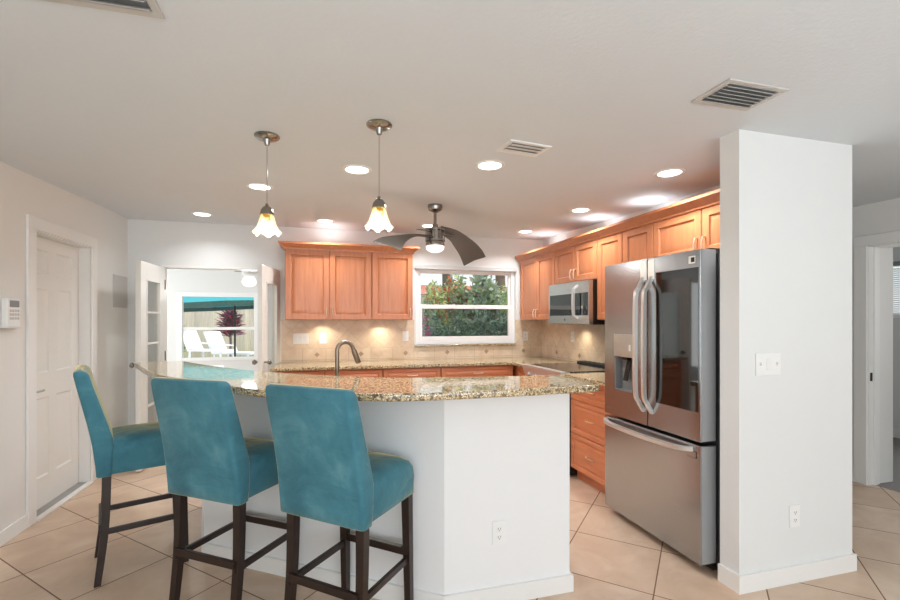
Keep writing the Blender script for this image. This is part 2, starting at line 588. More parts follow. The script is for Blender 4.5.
# six panel door leaf, recessed
def six_panel(name, x, y0, y1, z0, z1):
    m = MB()
    W, H = y1 - y0, z1 - z0
    m.box(x - 0.035, x - 0.008, y0, y1, z0, z1)
    st, mid = 0.11, 0.10
    cols = [(y0 + st, (y0 + y1) / 2 - mid / 2), ((y0 + y1) / 2 + mid / 2, y1 - st)]
    rows = [(0.22, 0.80), (0.98, 1.60), (1.70, 1.88)]
    for a, b in ((y0, y0 + st), (y1 - st, y1), ((y0 + y1) / 2 - mid / 2, (y0 + y1) / 2 + mid / 2)):
        m.box(x - 0.01, x, a, b, z0, z1)
    zz = [z0] + [v for r in rows for v in (z0 + r[0], z0 + r[1])] + [z1]
    for i in range(0, len(zz), 2):
        for a, b in cols:
            m.box(x - 0.01, x, a, b, zz[i], zz[i + 1])
    for a, b in cols:
        for r in rows:
            m.panel((x, a, z0 + r[0]), (0, 1, 0), (1, 0, 0), b - a, r[1] - r[0], [(0.0, -0.001), (0.012, -0.009), (0.022, -0.009), (0.05, -0.002)], -0.012)
    return m.build(name, 'white_door', smooth=20)
d1 = struct(six_panel('door_1', XL - 0.08, 3.714, 4.475, 0.012, 1.986))
m = MB()
m.tube([(XL - 0.078, 3.775, 0.875), (XL - 0.03, 3.775, 0.875)], 0.012)
m.tube([(XL - 0.03, 3.765, 0.875), (XL - 0.028, 3.875, 0.875)], 0.009)
m.lathe([(0, 0), (0.027, 0), (0.027, 0.008), (0, 0.008)], mat=Matrix.Translation((XL - 0.08, 3.775, 0.875)) @ Matrix.Rotation(R(90), 4, 'Y'))
m.build('lever_handle', 'chrome', d1)
m = MB().box(XL - 0.012, XL + 0.03, 3.712, 4.478, 0, 0.016, 0.004)
struct(m.build('trim_sill', 'white_trim'))
m = MB().box(XL - 0.12, XL - 0.012, 3.712, 4.478, 0, 0.010, 0.003)
struct(m.build('trim_threshold', 'threshold'))

# back wall with door opening and window opening
m = MB()
DX0, DX1, DZ = -1.60, -0.42, 1.945
WX0, WX1, WZ0, WZ1 = 1.085, 2.372, 1.085, 2.03
T = 0.14
for x0, x1, z0, z1 in ((-2.05, DX0, 0, 2.5), (DX0, DX1, DZ, 2.5), (DX1, WX0, 0, 2.5), (WX0, WX1, 0, WZ0), (WX0, WX1, WZ1, 2.5), (WX1, 4.5, 0, 2.5)):
    m.box(x0, x1, YB, YB + T, z0, z1)
struct(m.build('wall_back', 'wall'))
# french door frame: narrow jambs and header
m = MB()
m.box(DX0, DX0 + 0.022, YB - 0.012, YB + T + 0.01, 0, DZ, 0.004).box(DX1 - 0.022, DX1, YB - 0.012, YB + T + 0.01, 0, DZ, 0.004)
m.box(DX0 + 0.022, DX1 - 0.022, YB - 0.012, YB + T + 0.01, DZ - 0.022, DZ, 0.004)
struct(m.build('trim_2', 'white_trim'))

def french_leaf(name, hinge, ang, width, sgn, muntins):
    """glazed leaf; local x runs from the hinge to the free edge, y is thickness"""
    o = bpy.data.objects.new(name, None)
    COL.objects.link(o)
    o.location = (hinge[0], hinge[1], 0.012)
    o.rotation_euler = (0, 0, ang)
    struct(o)
    H, w = 1.905, width
    th = 0.022
    m = MB()
    st = 0.135
    m.box(0, st, -th, th, 0, H, 0.003).box(w - st, w, -th, th, 0, H, 0.003)
    m.box(st, w - st, -th, th, 0, 0.26, 0.003).box(st, w - st, -th, th, H - 0.17, H, 0.003)
    for s in (-1, 1):
        m.box(st - 0.012, st, s * th, s * (th + 0.006), 0.25, H - 0.16).box(w - st, w - st + 0.012, s * th, s * (th + 0.006), 0.25, H - 0.16)
        m.box(st - 0.012, w - st + 0.012, s * th, s * (th + 0.006), 0.248, 0.26).box(st - 0.012, w - st + 0.012, s * th, s * (th + 0.006), H - 0.17, H - 0.158)
    m.build('leaf_frame', 'white_door', o, world=False)
    MB().box(st, w - st, -0.004, 0.004, 0.26, H - 0.17).build('pane', 'door_glass', o, world=False)
    if muntins:
        mm = MB()
        for i in range(1, 5):
            zz = 0.26 + (H - 0.43) * i / 5
            mm.box(st, w - st, -0.012, 0.012, zz - 0.009, zz + 0.009)
        mm.build('muntin', 'white_door', o, world=False)
    k = MB()
    for s in (-1, 1):
        k.tube([(w - 0.06, s * th, 0.955), (w - 0.06, s * (th + 0.045), 0.955)], 0.010)
        k.lathe([(0, -0.02), (0.018, -0.016), (0.027, 0), (0.018, 0.016), (0, 0.02)], n=16, mat=Matrix.Translation((w - 0.06, s * (th + 0.05), 0.955)) @ Matrix.Rotation(R(90), 4, 'X'))
    k.build('knob', 'nickel', o, world=False)
    h = MB()
    for zz in (0.2, 0.95, 1.68):
        h.tube([(-0.008, sgn * th, zz), (-0.008, sgn * th, zz + 0.1)], 0.008)
    h.build('hinge', 'nickel', o, world=False)
    return o
french_leaf('door_2', (DX0 + 0.03, YB - 0.03), R(-92), 0.575, 1, True)
french_leaf('door_3', (DX1 - 0.03, YB - 0.03), R(-102), 0.575, -1, False)

# kitchen window
o = bpy.data.objects.new('window_1', None); COL.objects.link(o); o.location = (0, 0, 0); struct(o)
y0, y1 = YB + 0.035, YB + 0.10
m = MB()
m.box(WX0, WX0 + 0.045, y0, y1, WZ0, WZ1, 0.004).box(WX1 - 0.045, WX1, y0, y1, WZ0, WZ1, 0.004)
m.box(WX0 + 0.045, WX1 - 0.045, y0, y1, WZ1 - 0.05, WZ1, 0.004).box(WX0 + 0.045, WX1 - 0.045, y0, y1, WZ0, WZ0 + 0.05, 0.004)
m.build('window_frame', 'vinyl', o)
ZM = 1.545
m = MB()
m.box(WX0 + 0.045, WX1 - 0.045, y0 + 0.03, y0 + 0.055, ZM - 0.02, ZM + 0.02, 0.003)
for xa in (WX0 + 0.045, WX1 - 0.075):
    m.box(xa, xa + 0.03, y0 + 0.03, y0 + 0.055, ZM + 0.02, WZ1 - 0.05, 0.003)
m.box(WX0 + 0.075, WX1 - 0.075, y0 + 0.03, y0 + 0.055, WZ1 - 0.085, WZ1 - 0.05, 0.003)
m.build('upper_sash', 'vinyl', o)
m = MB()
m.box(WX0 + 0.045, WX1 - 0.045, y0, y0 + 0.028, ZM - 0.028, ZM + 0.022, 0.003)
for xa in (WX0 + 0.045, WX1 - 0.085):
    m.box(xa, xa + 0.04, y0 - 0.002, y0 + 0.028, WZ0 + 0.05, ZM - 0.028, 0.003)
m.box(WX0 + 0.085, WX1 - 0.085, y0 - 0.002, y0 + 0.028, WZ0 + 0.05, WZ0 + 0.095, 0.003)
m.build('lower_sash', 'vinyl', o)
MB().box(WX0 + 0.075, WX1 - 0.075, y0 + 0.04, y0 + 0.044, ZM + 0.02, WZ1 - 0.085).build('upper_pane', 'glass', o)
MB().box(WX0 + 0.085, WX1 - 0.085, y0 + 0.012, y0 + 0.016, WZ0 + 0.095, ZM - 0.028).build('lower_pane', 'glass', o)
MB().box(WX0 + 0.05, WX1 - 0.05, y0 + 0.058, y0 + 0.060, WZ0 + 0.05, ZM - 0.01).build('insect_screen', 'mesh_screen', o)
m = MB().box(WX0 + 0.5, WX0 + 0.56, y0 - 0.006, y0 + 0.004, ZM + 0.005, ZM + 0.02, 0.003)
m.build('sash_lock', 'white_plastic', o)
m = MB()
m.box(WX0 - 0.012, WX1 + 0.006, YB - 0.03, YB + 0.02, WZ1 - 0.045, WZ1 + 0.005, 0.008)
tag(m.build('roller_blind', 'roller'), 'pale grey rolled-up blind cassette along the top of the kitchen window', 'blind')
m = MB().box(WX0 - 0.02, WX1 - 0.005, YB - 0.035, YB + 0.04, 1.062, WZ0, 0.005)
tag(m.build('window_sill', 'granite'), 'narrow granite sill ledge under the kitchen window', 'sill')

# kitchen right wall, partition beside the fridge, hall wall
PX0, PX1, PY0, PY1 = 2.04, 2.83, 1.80, 1.915
m = MB()
m.box(XR, PX1, PY1 - 0.01, YB + 0.05, 0, 2.5)
struct(m.build('wall_right', 'wall'))
m = MB().box(PX0, PX1, PY0, PY1, 0, 2.5)
struct(m.build('wall_partition', 'wall'))
m = MB()
m.prism([(PX0 - 0.014, PY1), (PX0 - 0.014, PY0 - 0.014), (PX1 + 0.014, PY0 - 0.014), (PX1 + 0.014, YB), (PX1, YB), (PX1, PY0), (PX0, PY0), (PX0, PY1)], 0, 0.09)
struct(m.build('baseboard_partition', 'white_trim'))
m = MB()
HY0, HY1, HZ = 1.80, 2.69, 2.0
m.box(XH, XH + 0.31, HY1, YB + 0.05, 0, 2.5).box(XH, XH + 0.31, -4, HY0, 0, 2.5).box(XH, XH + 0.31, HY0, HY1, HZ, 2.5)
struct(m.build('wall_hall', 'left_wall'))
m = MB()
m.box(XH - 0.018, XH - 0.0005, HY1 - 0.006, HY1 + 0.09, 0, HZ - 0.004, 0.004).box(XH - 0.018, XH - 0.0005, HY0 - 0.09, HY0 + 0.006, 0, HZ - 0.004, 0.004)
m.box(XH - 0.018, XH - 0.0005, HY0 - 0.09, HY1 + 0.09, HZ - 0.004, HZ + 0.085, 0.004)
m.box(XH, XH + 0.13, HY1 - 0.012, HY1 - 0.0005, 0, HZ - 0.0005).box(XH, XH + 0.13, HY0 + 0.0005, HY0 + 0.012, 0, HZ - 0.0005).box(XH, XH + 0.13, HY0 + 0.012, HY1 - 0.012, HZ - 0.012, HZ - 0.0005)
m.box(XH + 0.05, XH + 0.09, HY1 - 0.026, HY1 - 0.012, 0, HZ - 0.012, 0.003)
struct(m.build('trim_3', 'white_trim'))
m = MB().box(XH + 0.015, XH + 0.04, HY1 - 0.016, HY1 - 0.011, 0.87, 0.94, 0.002)
tag(m.build('strike_plate', 'dark_metal'), 'small dark strike plate on the hall doorway jamb', 'door hardware')
struct(MB().box(XH - 0.014, XH, HY1 + 0.09, YB, 0, 0.09, 0.003).build('baseboard_hall', 'white_trim'))
# room beyond the hall doorway
struct(MB().box(XH + 0.06, 7.2, 0.2, 5.4, -0.1, -0.002).build('floor_bedroom', 'carpet'))
m = MB()
BX = 6.5
m.box(BX, BX + 0.12, 0.2, 2.95, 0, 2.5).box(BX, BX + 0.12, 4.1, 5.4, 0, 2.5).box(BX, BX + 0.12, 2.95, 4.1, 0, 1.40).box(BX, BX + 0.12, 2.95, 4.1, 2.06, 2.5)
m.box(XH + 0.3, BX, 5.3, 5.4, 0, 2.5).box(XH + 0.3, BX, 0.2, 0.3, 0, 2.5)
struct(m.build('wall_bedroom', 'wall'))
struct(MB().box(XH + 0.31, BX + 0.1, 0.2, 5.4, 2.42, 2.5).build('ceiling_bedroom', 'ceiling'))
struct(MB().box(BX - 0.014, BX, 0.3, 5.3, 0, 0.1, 0.003).build('baseboard_bedroom', 'white_trim'))
o = bpy.data.objects.new('window_3', None); COL.objects.link(o); struct(o)
m = MB()
m.box(BX - 0.01, BX + 0.1, 2.95, 3.0, 1.40, 2.06, 0.003).box(BX - 0.01, BX + 0.1, 4.05, 4.1, 1.40, 2.06, 0.003)
m.box(BX - 0.01, BX + 0.1, 2.95, 4.1, 2.01, 2.06, 0.003).box(BX - 0.01, BX + 0.1, 2.95, 4.1, 1.40, 1.45, 0.003)
m.build('window_frame', 'vinyl', o)
MB().box(BX + 0.06, BX + 0.064, 3.0, 4.05, 1.45, 2.01).build('pane', 'glass', o)
o = thing('horizontal_blind', 'white slatted blind in the room past the hall doorway', 'blind', (BX - 0.04, 3.52, 2.05))
MB().box(BX - 0.07, BX - 0.012, 2.96, 4.08, 2.01, 2.06, 0.004).build('head_rail', 'screen_grey', o)
m = MB()
for i in range(22):
    zz = 1.46 + i * 0.0245
    m.box(-0.012, 0.012, 2.98, 4.06, -0.001, 0.001, mat=Matrix.Translation((BX - 0.035, 0, zz)) @ Matrix.Rotation(R(35), 4, 'Y'))
m.build('slats', 'blind', o)

# sunroom beyond the glazed doors
SY = 8.2
struct(MB().box(-4.2, 0.45, 5.4, SY + 0.12, -0.1, -0.001).build('floor_sunroom', 'floor_tile'))
struct(MB().box(-4.2, 0.45, 5.39, SY + 0.12, 2.42, 2.52).build('ceiling_sunroom', 'ceiling'))
SWX0, SWX1, SWZ0, SWZ1 = -2.23, -1.045, 0.71, 1.81
m = MB()
for x0, x1, z0, z1 in ((-4.2, SWX0, 0, 2.5), (SWX0, SWX1, 0, SWZ0), (SWX0, SWX1, SWZ1, 2.5), (SWX1, 0.45, 0, 2.5)):
    m.box(x0, x1, SY, SY + 0.12, z0, z1)
m.box(0.33, 0.45, 5.39, SY, 0, 2.5)
struct(m.build('wall_sunroom', 'bar_wall'))
o = bpy.data.objects.new('window_2', None); COL.objects.link(o); struct(o)
m = MB()
y0 = SY - 0.015
for x0, x1, z0, z1 in ((SWX0 - 0.03, SWX0 + 0.05, SWZ0, SWZ1 + 0.03), (SWX1 - 0.05, SWX1 + 0.03, SWZ0, SWZ1 + 0.03), (SWX0 + 0.05, SWX1 - 0.05, SWZ1 - 0.045, SWZ1 + 0.03), (SWX0 + 0.05, SWX1 - 0.05, SWZ0, SWZ0 + 0.05)):
    m.box(x0, x1, y0, SY + 0.08, z0, z1, 0.004)
m.build('window_frame', 'vinyl', o)
m = MB().box(SWX0 + 0.05, SWX1 - 0.05, SY + 0.01, SY + 0.05, 1.215, 1.262, 0.003)
m.build('meeting_rail', 'vinyl', o)
MB().box(SWX0 + 0.05, SWX1 - 0.05, SY + 0.03, SY + 0.034, 1.262, SWZ1 - 0.045).build('upper_pane', 'glass', o)
MB().box(SWX0 + 0.05, SWX1 - 0.05, SY + 0.02, SY + 0.024, SWZ0 + 0.05, 1.215).build('lower_pane', 'glass', o)

# ------------------------------------------------------------------ breakfast bar
o = thing('breakfast_bar_base', 'white angled half wall carrying the granite breakfast bar', 'half wall', (0.3, 2.3, 0))
outer = [(1.222, 2.045), (0.56, 2.045), (-0.66, 2.91), (-0.84, 3.72)]
inner = [(-0.72, 3.745), (-0.55, 2.975), (0.60, 2.165), (1.222, 2.165)]
MB().prism(outer + inner, 0, 1.038).build('wall_slab', 'bar_wall', o, smooth=15)
bo = [(1.237, 2.031), (0.556, 2.031), (-0.672, 2.90), (-0.855, 3.72)]
m = MB().prism([(1.237, 2.165)] + bo + [(-0.84, 3.72), (-0.66, 2.91), (0.56, 2.045), (1.222, 2.045), (1.222, 2.165)], 0, 0.085, 0.0)
m.build('baseboard', 'white_trim', o, smooth=15)

front = spline([(1.255, 1.868, 0), (0.82, 1.845, 0), (0.38, 1.852, 0), (0.14, 1.925, 0), (-0.20, 2.09, 0), (-0.45, 2.33, 0), (-0.90, 2.90, 0), (-1.30, 3.72, 0)], 6)
back = spline([(-1.01, 3.80, 0), (-0.70, 3.34, 0), (-0.334, 2.89, 0), (0.05, 2.58, 0), (0.42, 2.385, 0), (0.85, 2.31, 0), (1.29, 2.27, 0)], 6)
pts = [(p.x, p.y) for p in front + back] + [(1.315, 2.245), (1.315, 2.18), (1.300, 1.93), (1.285, 1.885)]
o = MB().prism(pts, 1.038, 1.072, 0.008).build('bar_countertop', 'granite')
tag(o, 'long curved speckled granite bar top on the white half wall', 'countertop')

# lower worktop and cabinets on the kitchen side of the bar
o = MB().prism([(1.23, 2.166), (0.602, 2.166), (-0.548, 2.978), (-0.12, 3.50), (0.84, 2.80), (1.23, 2.80)], 0.884, 0.916, 0.005).build('sink_countertop', 'granite')
tag(o, 'lower granite worktop behind the raised bar carrying the faucet', 'countertop')
o = thing('sink_cabinet', 'maple base cabinet behind the white half wall, under the sink worktop', 'cabinet', (0.3, 2.6, 0))
MB().prism([(1.22, 2.168), (0.604, 2.168), (-0.545, 2.98), (-0.13, 3.46), (0.83, 2.76), (1.22, 2.76)], 0.1, 0.883).build('body', 'maple_base', o)
MB().prism([(1.20, 2.17), (0.61, 2.17), (-0.52, 2.98), (-0.15, 3.40), (0.81, 2.70), (1.20, 2.70)], 0.0, 0.1).build('toe_kick', 'dark_plastic', o)

# faucet
fx, fy = 0.092, 2.76
o = thing('kitchen_faucet', 'brushed nickel gooseneck faucet rising behind the bar top', 'faucet', (fx, fy, 0.916))
m = MB().lathe([(0, 0), (0.03, 0), (0.03, 0.012), (0.02, 0.02), (0.017, 0.05), (0, 0.05)], c=(fx, fy, 0.916), n=20)
m.build('base', 'faucet_nickel', o)
d = Vector((0.93, 0.36, 0)).normalized()
zt = 1.195
pts = [Vector((fx, fy, 0.94)), Vector((fx, fy, 1.05)), Vector((fx, fy, zt))]
rr = 0.052
for i in range(1, 13):
    a = PI - i * R(165) / 12
    pts.append(Vector((fx, fy, zt)) + d * (rr + rr * math.cos(a)) + Vector((0, 0, rr * math.sin(a))))
e_ = pts[-1]; dr = (pts[-1] - pts[-2]).normalized()
m = MB().tube(pts + [e_ + dr * 0.02], 0.0125, 14)
m.build('spout', 'faucet_nickel', o)
MB().tube([e_ + dr * 0.010, e_ + dr * 0.02, e_ + dr * 0.085, e_ + dr * 0.10], 0.0165, 14, taper=[0.8, 1, 1.05, 0.85]).build('spray_head', 'faucet_nickel', o)
m = MB().tube([(fx, fy, 0.985), (fx - 0.02, fy - 0.045, 0.99), (fx - 0.03, fy - 0.10, 1.02)], 0.007)
m.build('lever', 'faucet_nickel', o)

# ------------------------------------------------------------------ back and right counters
o = MB().prism([(-0.475, 4.60), (1.99, 4.60), (2.03, 4.56), (2.03, 4.271), (XR - 0.002, 4.271), (XR - 0.002, YB - 0.002), (-0.475, YB - 0.002)], 0.884, 0.916, 0.006).build('back_countertop', 'granite')
tag(o, 'granite worktop running along the back wall under the kitchen window', 'countertop')
o = MB().prism([(2.03, 2.865), (XR - 0.002, 2.865), (XR - 0.002, 3.505), (2.03, 3.505)], 0.884, 0.916, 0.006).build('side_countertop', 'granite')
tag(o, 'short granite worktop between the range and the refrigerator', 'countertop')

# backsplash
m = MB()
m.box(-0.43, WX0 - 0.02, YB - 0.010, YB - 0.0005, 0.917, 1.383).box(WX0 - 0.02, WX1 - 0.005, YB - 0.010, YB - 0.0005, 0.917, 1.061)
m.box(WX1 - 0.005, XR, YB - 0.010, YB - 0.0005, 0.917, 1.383)
m.box(XR - 0.010, XR - 0.0005, 2.865, YB - 0.01, 0.917, 1.45)
bs = struct(m.build('trim_backsplash', 'backsplash_tile'))
m = MB()
for x in (-0.044, 0.443, 0.962, 1.471, 1.974, 2.474):
    m.box(-0.021, 0.021, -0.004, 0, -0.021, 0.021, 0.002, mat=Matrix.Translation((x, YB - 0.010, 0.992)) @ Matrix.Rotation(R(45), 4, 'Y'))
for y in (4.86, 4.36, 3.86, 3.36):
    m.box(-0.004, 0, -0.021, 0.021, -0.021, 0.021, 0.002, mat=Matrix.Translation((XR - 0.010, y, 0.992)) @ Matrix.Rotation(R(45), 4, 'X'))
m.build('accent_tile', 'diamond_tile', bs)

# ------------------------------------------------------------------ cabinets
DOOR = [(0.0, 0.0), (0.004, 0.004), (0.056, 0.004), (0.063, -0.008), (0.071, -0.008), (0.105, 0.004)]
DRAW = [(0.0, 0.0), (0.004, 0.004), (0.034, 0.004), (0.040, -0.005), (0.046, -0.005), (0.066, 0.003)]
def pull(N, U, c, vertical, mat, parent, L=0.10):
    N, U, c = Vector(N), Vector(U), Vector(c)
    A = Vector((0, 0, 1)) if vertical else U
    p = [c - A * L / 2, c - A * L / 2 + N * 0.022, c - A * L * 0.25 + N * 0.028, c + N * 0.031, c + A * L * 0.25 + N * 0.028, c + A * L / 2 + N * 0.022, c + A * L / 2]
    return MB().tube(p, 0.0058, 8).build('handle', mat, parent)

def wall_cabinet(name, label, axis, a0, a1, z0, z1, doors, face, wall, group=None, handles='b', hz=None):
    """axis 'x': fronts face -y at y=face; axis 'y': fronts face -x at x=face. doors: list of (a0, a1, handle side)"""
    mid = (a0 + a1) / 2
    if axis == 'x':
        o = thing(name, label, 'cabinet', (mid, wall, z0), 0, group)
        MB().box(a0, a1, face + 0.02, wall - 0.001, z0, z1).build('body', 'maple', o)
    else:
        o = thing(name, label, 'cabinet', (wall, mid, z0), 0, group)
        MB().box(face + 0.02, wall - 0.001, a0, a1, z0, z1).build('body', 'maple', o)
    for d0, d1, side in doors:
        g = 0.003
        if axis == 'x':
            O, U, N = (d0 + g, face + 0.004, z0 + 0.004), (1, 0, 0), (0, -1, 0)
        else:
            O, U, N = (face + 0.004, d0 + g, z0 + 0.004), (0, 1, 0), (-1, 0, 0)
        d = MB().panel(O, U, N, d1 - d0 - 2 * g, z1 - z0 - 0.012, DOOR, -0.0155).build('door', 'maple', o, smooth=20)
        if side:
            aa = d1 - 0.032 if side == 'hi' else d0 + 0.032
            c = (aa, face, z0 + 0.075) if axis == 'x' else (face, aa, z0 + 0.075)
            pull(N, U, c, True, 'brass', d)
    return o

UZ0, UZ1 = 1.38, 2.125
FY, FX = 4.92, 2.42
G1, G2 = 'upper cabinets left of the window', 'upper cabinets along the right wall'
wall_cabinet('wall_cabinet', 'two-door maple upper cabinet at the left, above the faucet', 'x', -0.36, 0.530, UZ0, UZ1, [(-0.36, 0.085, 'hi'), (0.085, 0.530, 'lo')], FY, YB, G1)
wall_cabinet('wall_cabinet', 'single-door maple upper cabinet just left of the kitchen window', 'x', 0.532, 0.985, UZ0, UZ1, [(0.532, 0.985, 'hi')], FY, YB, G1)
wall_cabinet('wall_cabinet', 'tall two-door maple upper cabinet in the corner right of the window', 'y', 4.352, 5.225, UZ0, UZ1, [(4.352, 4.775, 'hi'), (4.775, 5.225, 'lo')], FX, XR, G2)
wall_cabinet('wall_cabinet', 'short two-door maple cabinet directly above the microwave', 'y', 3.585, 4.350, 1.755, UZ1, [(3.585, 3.965, 'hi'), (3.965, 4.350, 'lo')], FX, XR, G2)
wall_cabinet('wall_cabinet', 'tall maple upper cabinet between the microwave and the refrigerator', 'y', 2.868, 3.583, UZ0, UZ1, [(2.868, 3.226, 'hi'), (3.226, 3.583, 'lo')], FX, XR, G2)
wall_cabinet('wall_cabinet', 'wide low maple cabinet above the refrigerator', 'y', 1.93, 2.866, 1.80, UZ1, [(1.93, 2.415, 'hi'), (2.415, 2.866, 'lo')], FX, XR, G2)

def crown(x0, x1, y0, y1, sides):
    prof = [(2.112, 0.0), (2.115, 0.010), (2.126, 0.012), (2.136, 0.020), (2.152, 0.040), (2.163, 0.054), (2.168, 0.062), (2.186, 0.062)]
    rings = []
    for z_, o_ in prof:
        rings.append([(x0 - o_ * sides[0], y0 - o_ * sides[2], z_), (x1 + o_ * sides[1], y0 - o_ * sides[2], z_), (x1 + o_ * sides[1], y1, z_), (x0 - o_ * sides[0], y1, z_)])
    # open top: outer shell then back down inside so that light can pass behind it
    z_ = 2.186
    o_ = 0.050
    rings.append([(x0 - o_ * sides[0], y0 - o_ * sides[2], z_), (x1 + o_ * sides[1], y0 - o_ * sides[2], z_), (x1 + o_ * sides[1], y1, z_), (x0 - o_ * sides[0], y1, z_)])
    rings.append([(x0, y0 , 2.128), (x1, y0, 2.128), (x1, y1, 2.128), (x0, y1, 2.128)])
    return MB().loft(rings)
tag(crown(-0.36, 0.985, FY + 0.0, YB - 0.002, (1, 1, 1)).build('crown_molding', 'maple', smooth=20), 'maple crown molding on top of the cabinets left of the window', 'molding')
tag(crown(FX, XR - 0.002, 1.93, YB - 0.006, (1, 0, 0)).build('crown_molding', 'maple', smooth=20), 'long maple crown molding above the right wall cabinets and refrigerator', 'molding')

# base cabinets along the back wall
BFY = 4.65
def base_cabinet(label, x0, x1, ndoor):
    o = thing('base_cabinet', label, 'cabinet', ((x0 + x1) / 2, YB, 0), 0, 'base cabinets under the back worktop')
    MB().box(x0, x1, BFY + 0.02, YB - 0.002, 0.1, 0.883).build('body', 'maple_base', o)
    MB().box(x0, x1, BFY + 0.08, BFY + 0.5, 0, 0.1).build('toe_kick', 'maple_base', o)
    U, N = (1, 0, 0), (0, -1, 0)
    d = MB().panel((x0 + 0.004, BFY + 0.004, 0.722), U, N, x1 - x0 - 0.008, 0.148, DRAW, -0.0155).build('drawer', 'maple_base', o, smooth=20)
    pull(N, U, ((x0 + x1) / 2, BFY, 0.80), False, 'brass', d)
    w = (x1 - x0) / ndoor
    for i in range(ndoor):
        a = x0 + i * w
        d = MB().panel((a + 0.004, BFY + 0.004, 0.11), U, N, w - 0.008, 0.604, DOOR, -0.0155).build('door', 'maple_base', o, smooth=20)
        aa = a + w - 0.035 if (i == 0) else a + 0.035
        pull(N, U, (aa, BFY, 0.64), True, 'brass', d)
base_cabinet('maple base cabinet at the left end of the back worktop', -0.43, 0.028, 1)
base_cabinet('second maple base cabinet from the left along the back wall', 0.032, 0.615, 2)
base_cabinet('third maple base cabinet from the left, left of the window centre', 0.619, 1.235, 2)
base_cabinet('wide maple base cabinet beneath the kitchen window, next to the corner', 1.239, 2.075, 2)
o = thing('corner_cabinet', 'maple corner base cabinet between the back worktop and the range', 'cabinet', (2.45, 4.7, 0))
MB().box(2.12, XR - 0.002, 4.276, YB - 0.004, 0.1, 0.883).build('body', 'maple_base', o)
MB().box(2.18, XR - 0.002, 4.276, YB - 0.3, 0, 0.1).build('toe_kick', 'maple_base', o)
d = MB().panel((2.104, 4.280, 0.11), (0, 1, 0), (-1, 0, 0), 0.345, 0.76, DOOR, -0.0155).build('door', 'maple_base', o, smooth=20)
pull((-1, 0, 0), (0, 1, 0), (2.10, 4.312, 0.76), True, 'brass', d)

# drawer bank
o = thing('drawer_cabinet', 'maple three-drawer base cabinet left of the refrigerator', 'cabinet', (2.42, 3.155, 0))
MB().box(2.12, XR - 0.012, 2.868, 3.503, 0.1, 0.883).build('body', 'maple_base', o)
MB().box(2.17, 2.6, 2.868, 3.503, 0, 0.1).build('toe_kick', 'maple_base', o)
for z0, z1 in ((0.10, 0.400), (0.406, 0.690), (0.696, 0.872)):
    d = MB().panel((2.104, 2.874, z0), (0, 1, 0), (-1, 0, 0), 0.623, z1 - z0, DRAW, -0.0155).build('drawer', 'maple_base', o, smooth=20)
    pull((-1, 0, 0), (0, 1, 0), (2.10, 3.185, (z0 + z1) / 2 + 0.01), False, 'brass', d)

# ------------------------------------------------------------------ range
o = thing('range', 'stainless slide-in range with black glass cooktop, right of the corner', 'range', (2.38, 3.83, 0))
RY0, RY1 = 3.507, 4.269
MB().box(2.09, XR - 0.012, RY0 + 0.002, RY1 - 0.002, 0.02, 0.90).build('body', 'dark_metal', o)
MB().box(2.045, 2.092, RY0 + 0.004, RY1 - 0.004, 0.26, 0.76, 0.006).build('oven_door', 'steel', o)
ov = [c for c in COL.objects if c.parent is o][-1]
MB().box(2.040, 2.046, RY0 + 0.12, RY1 - 0.12, 0.38, 0.64, 0.002).build('oven_window', 'black_glass', ov)
MB().tube([(2.045, RY0 + 0.06, 0.715), (1.995, RY0 + 0.07, 0.715), (1.995, RY1 - 0.07, 0.715), (2.045, RY1 - 0.06, 0.715)], 0.011, 10).build('handle', 'chrome', ov)
MB().box(2.045, 2.092, RY0 + 0.004, RY1 - 0.004, 0.06, 0.25, 0.006).build('warming_drawer', 'steel', o)
m = MB().loft([[(2.10, y, 0.77), (2.05, y, 0.77), (2.005, y, 0.89), (2.005, y, 0.924), (2.07, y, 0.926), (2.10, y, 0.92)] for y in (RY0 + 0.002, RY1 - 0.002)])
m.build('control_panel', 'satin_silver', o)
for i in range(5):
    y = RY0 + 0.12 + i * 0.13
    MB().lathe([(0, 0), (0.021, 0), (0.019, 0.024), (0, 0.026)], n=18, mat=Matrix.Translation((2.027, y, 0.832)) @ Matrix.Rotation(R(-72), 4, 'Y')).build('knob', 'steel_light', o)
MB().box(2.065, XR - 0.10, RY0 + 0.003, RY1 - 0.003, 0.90, 0.926, 0.003).build('cooktop', 'cooktop', o)
m = MB().box(XR - 0.105, XR - 0.012, RY0 + 0.003, RY1 - 0.003, 0.90, 0.945, 0.006)
for i in range(9):
    m.box(XR - 0.095, XR - 0.03, RY0 + 0.05 + i * 0.078, RY0 + 0.095 + i * 0.078, 0.944, 0.950, 0.002)
m.build('rear_vent', 'dark_plastic', o)

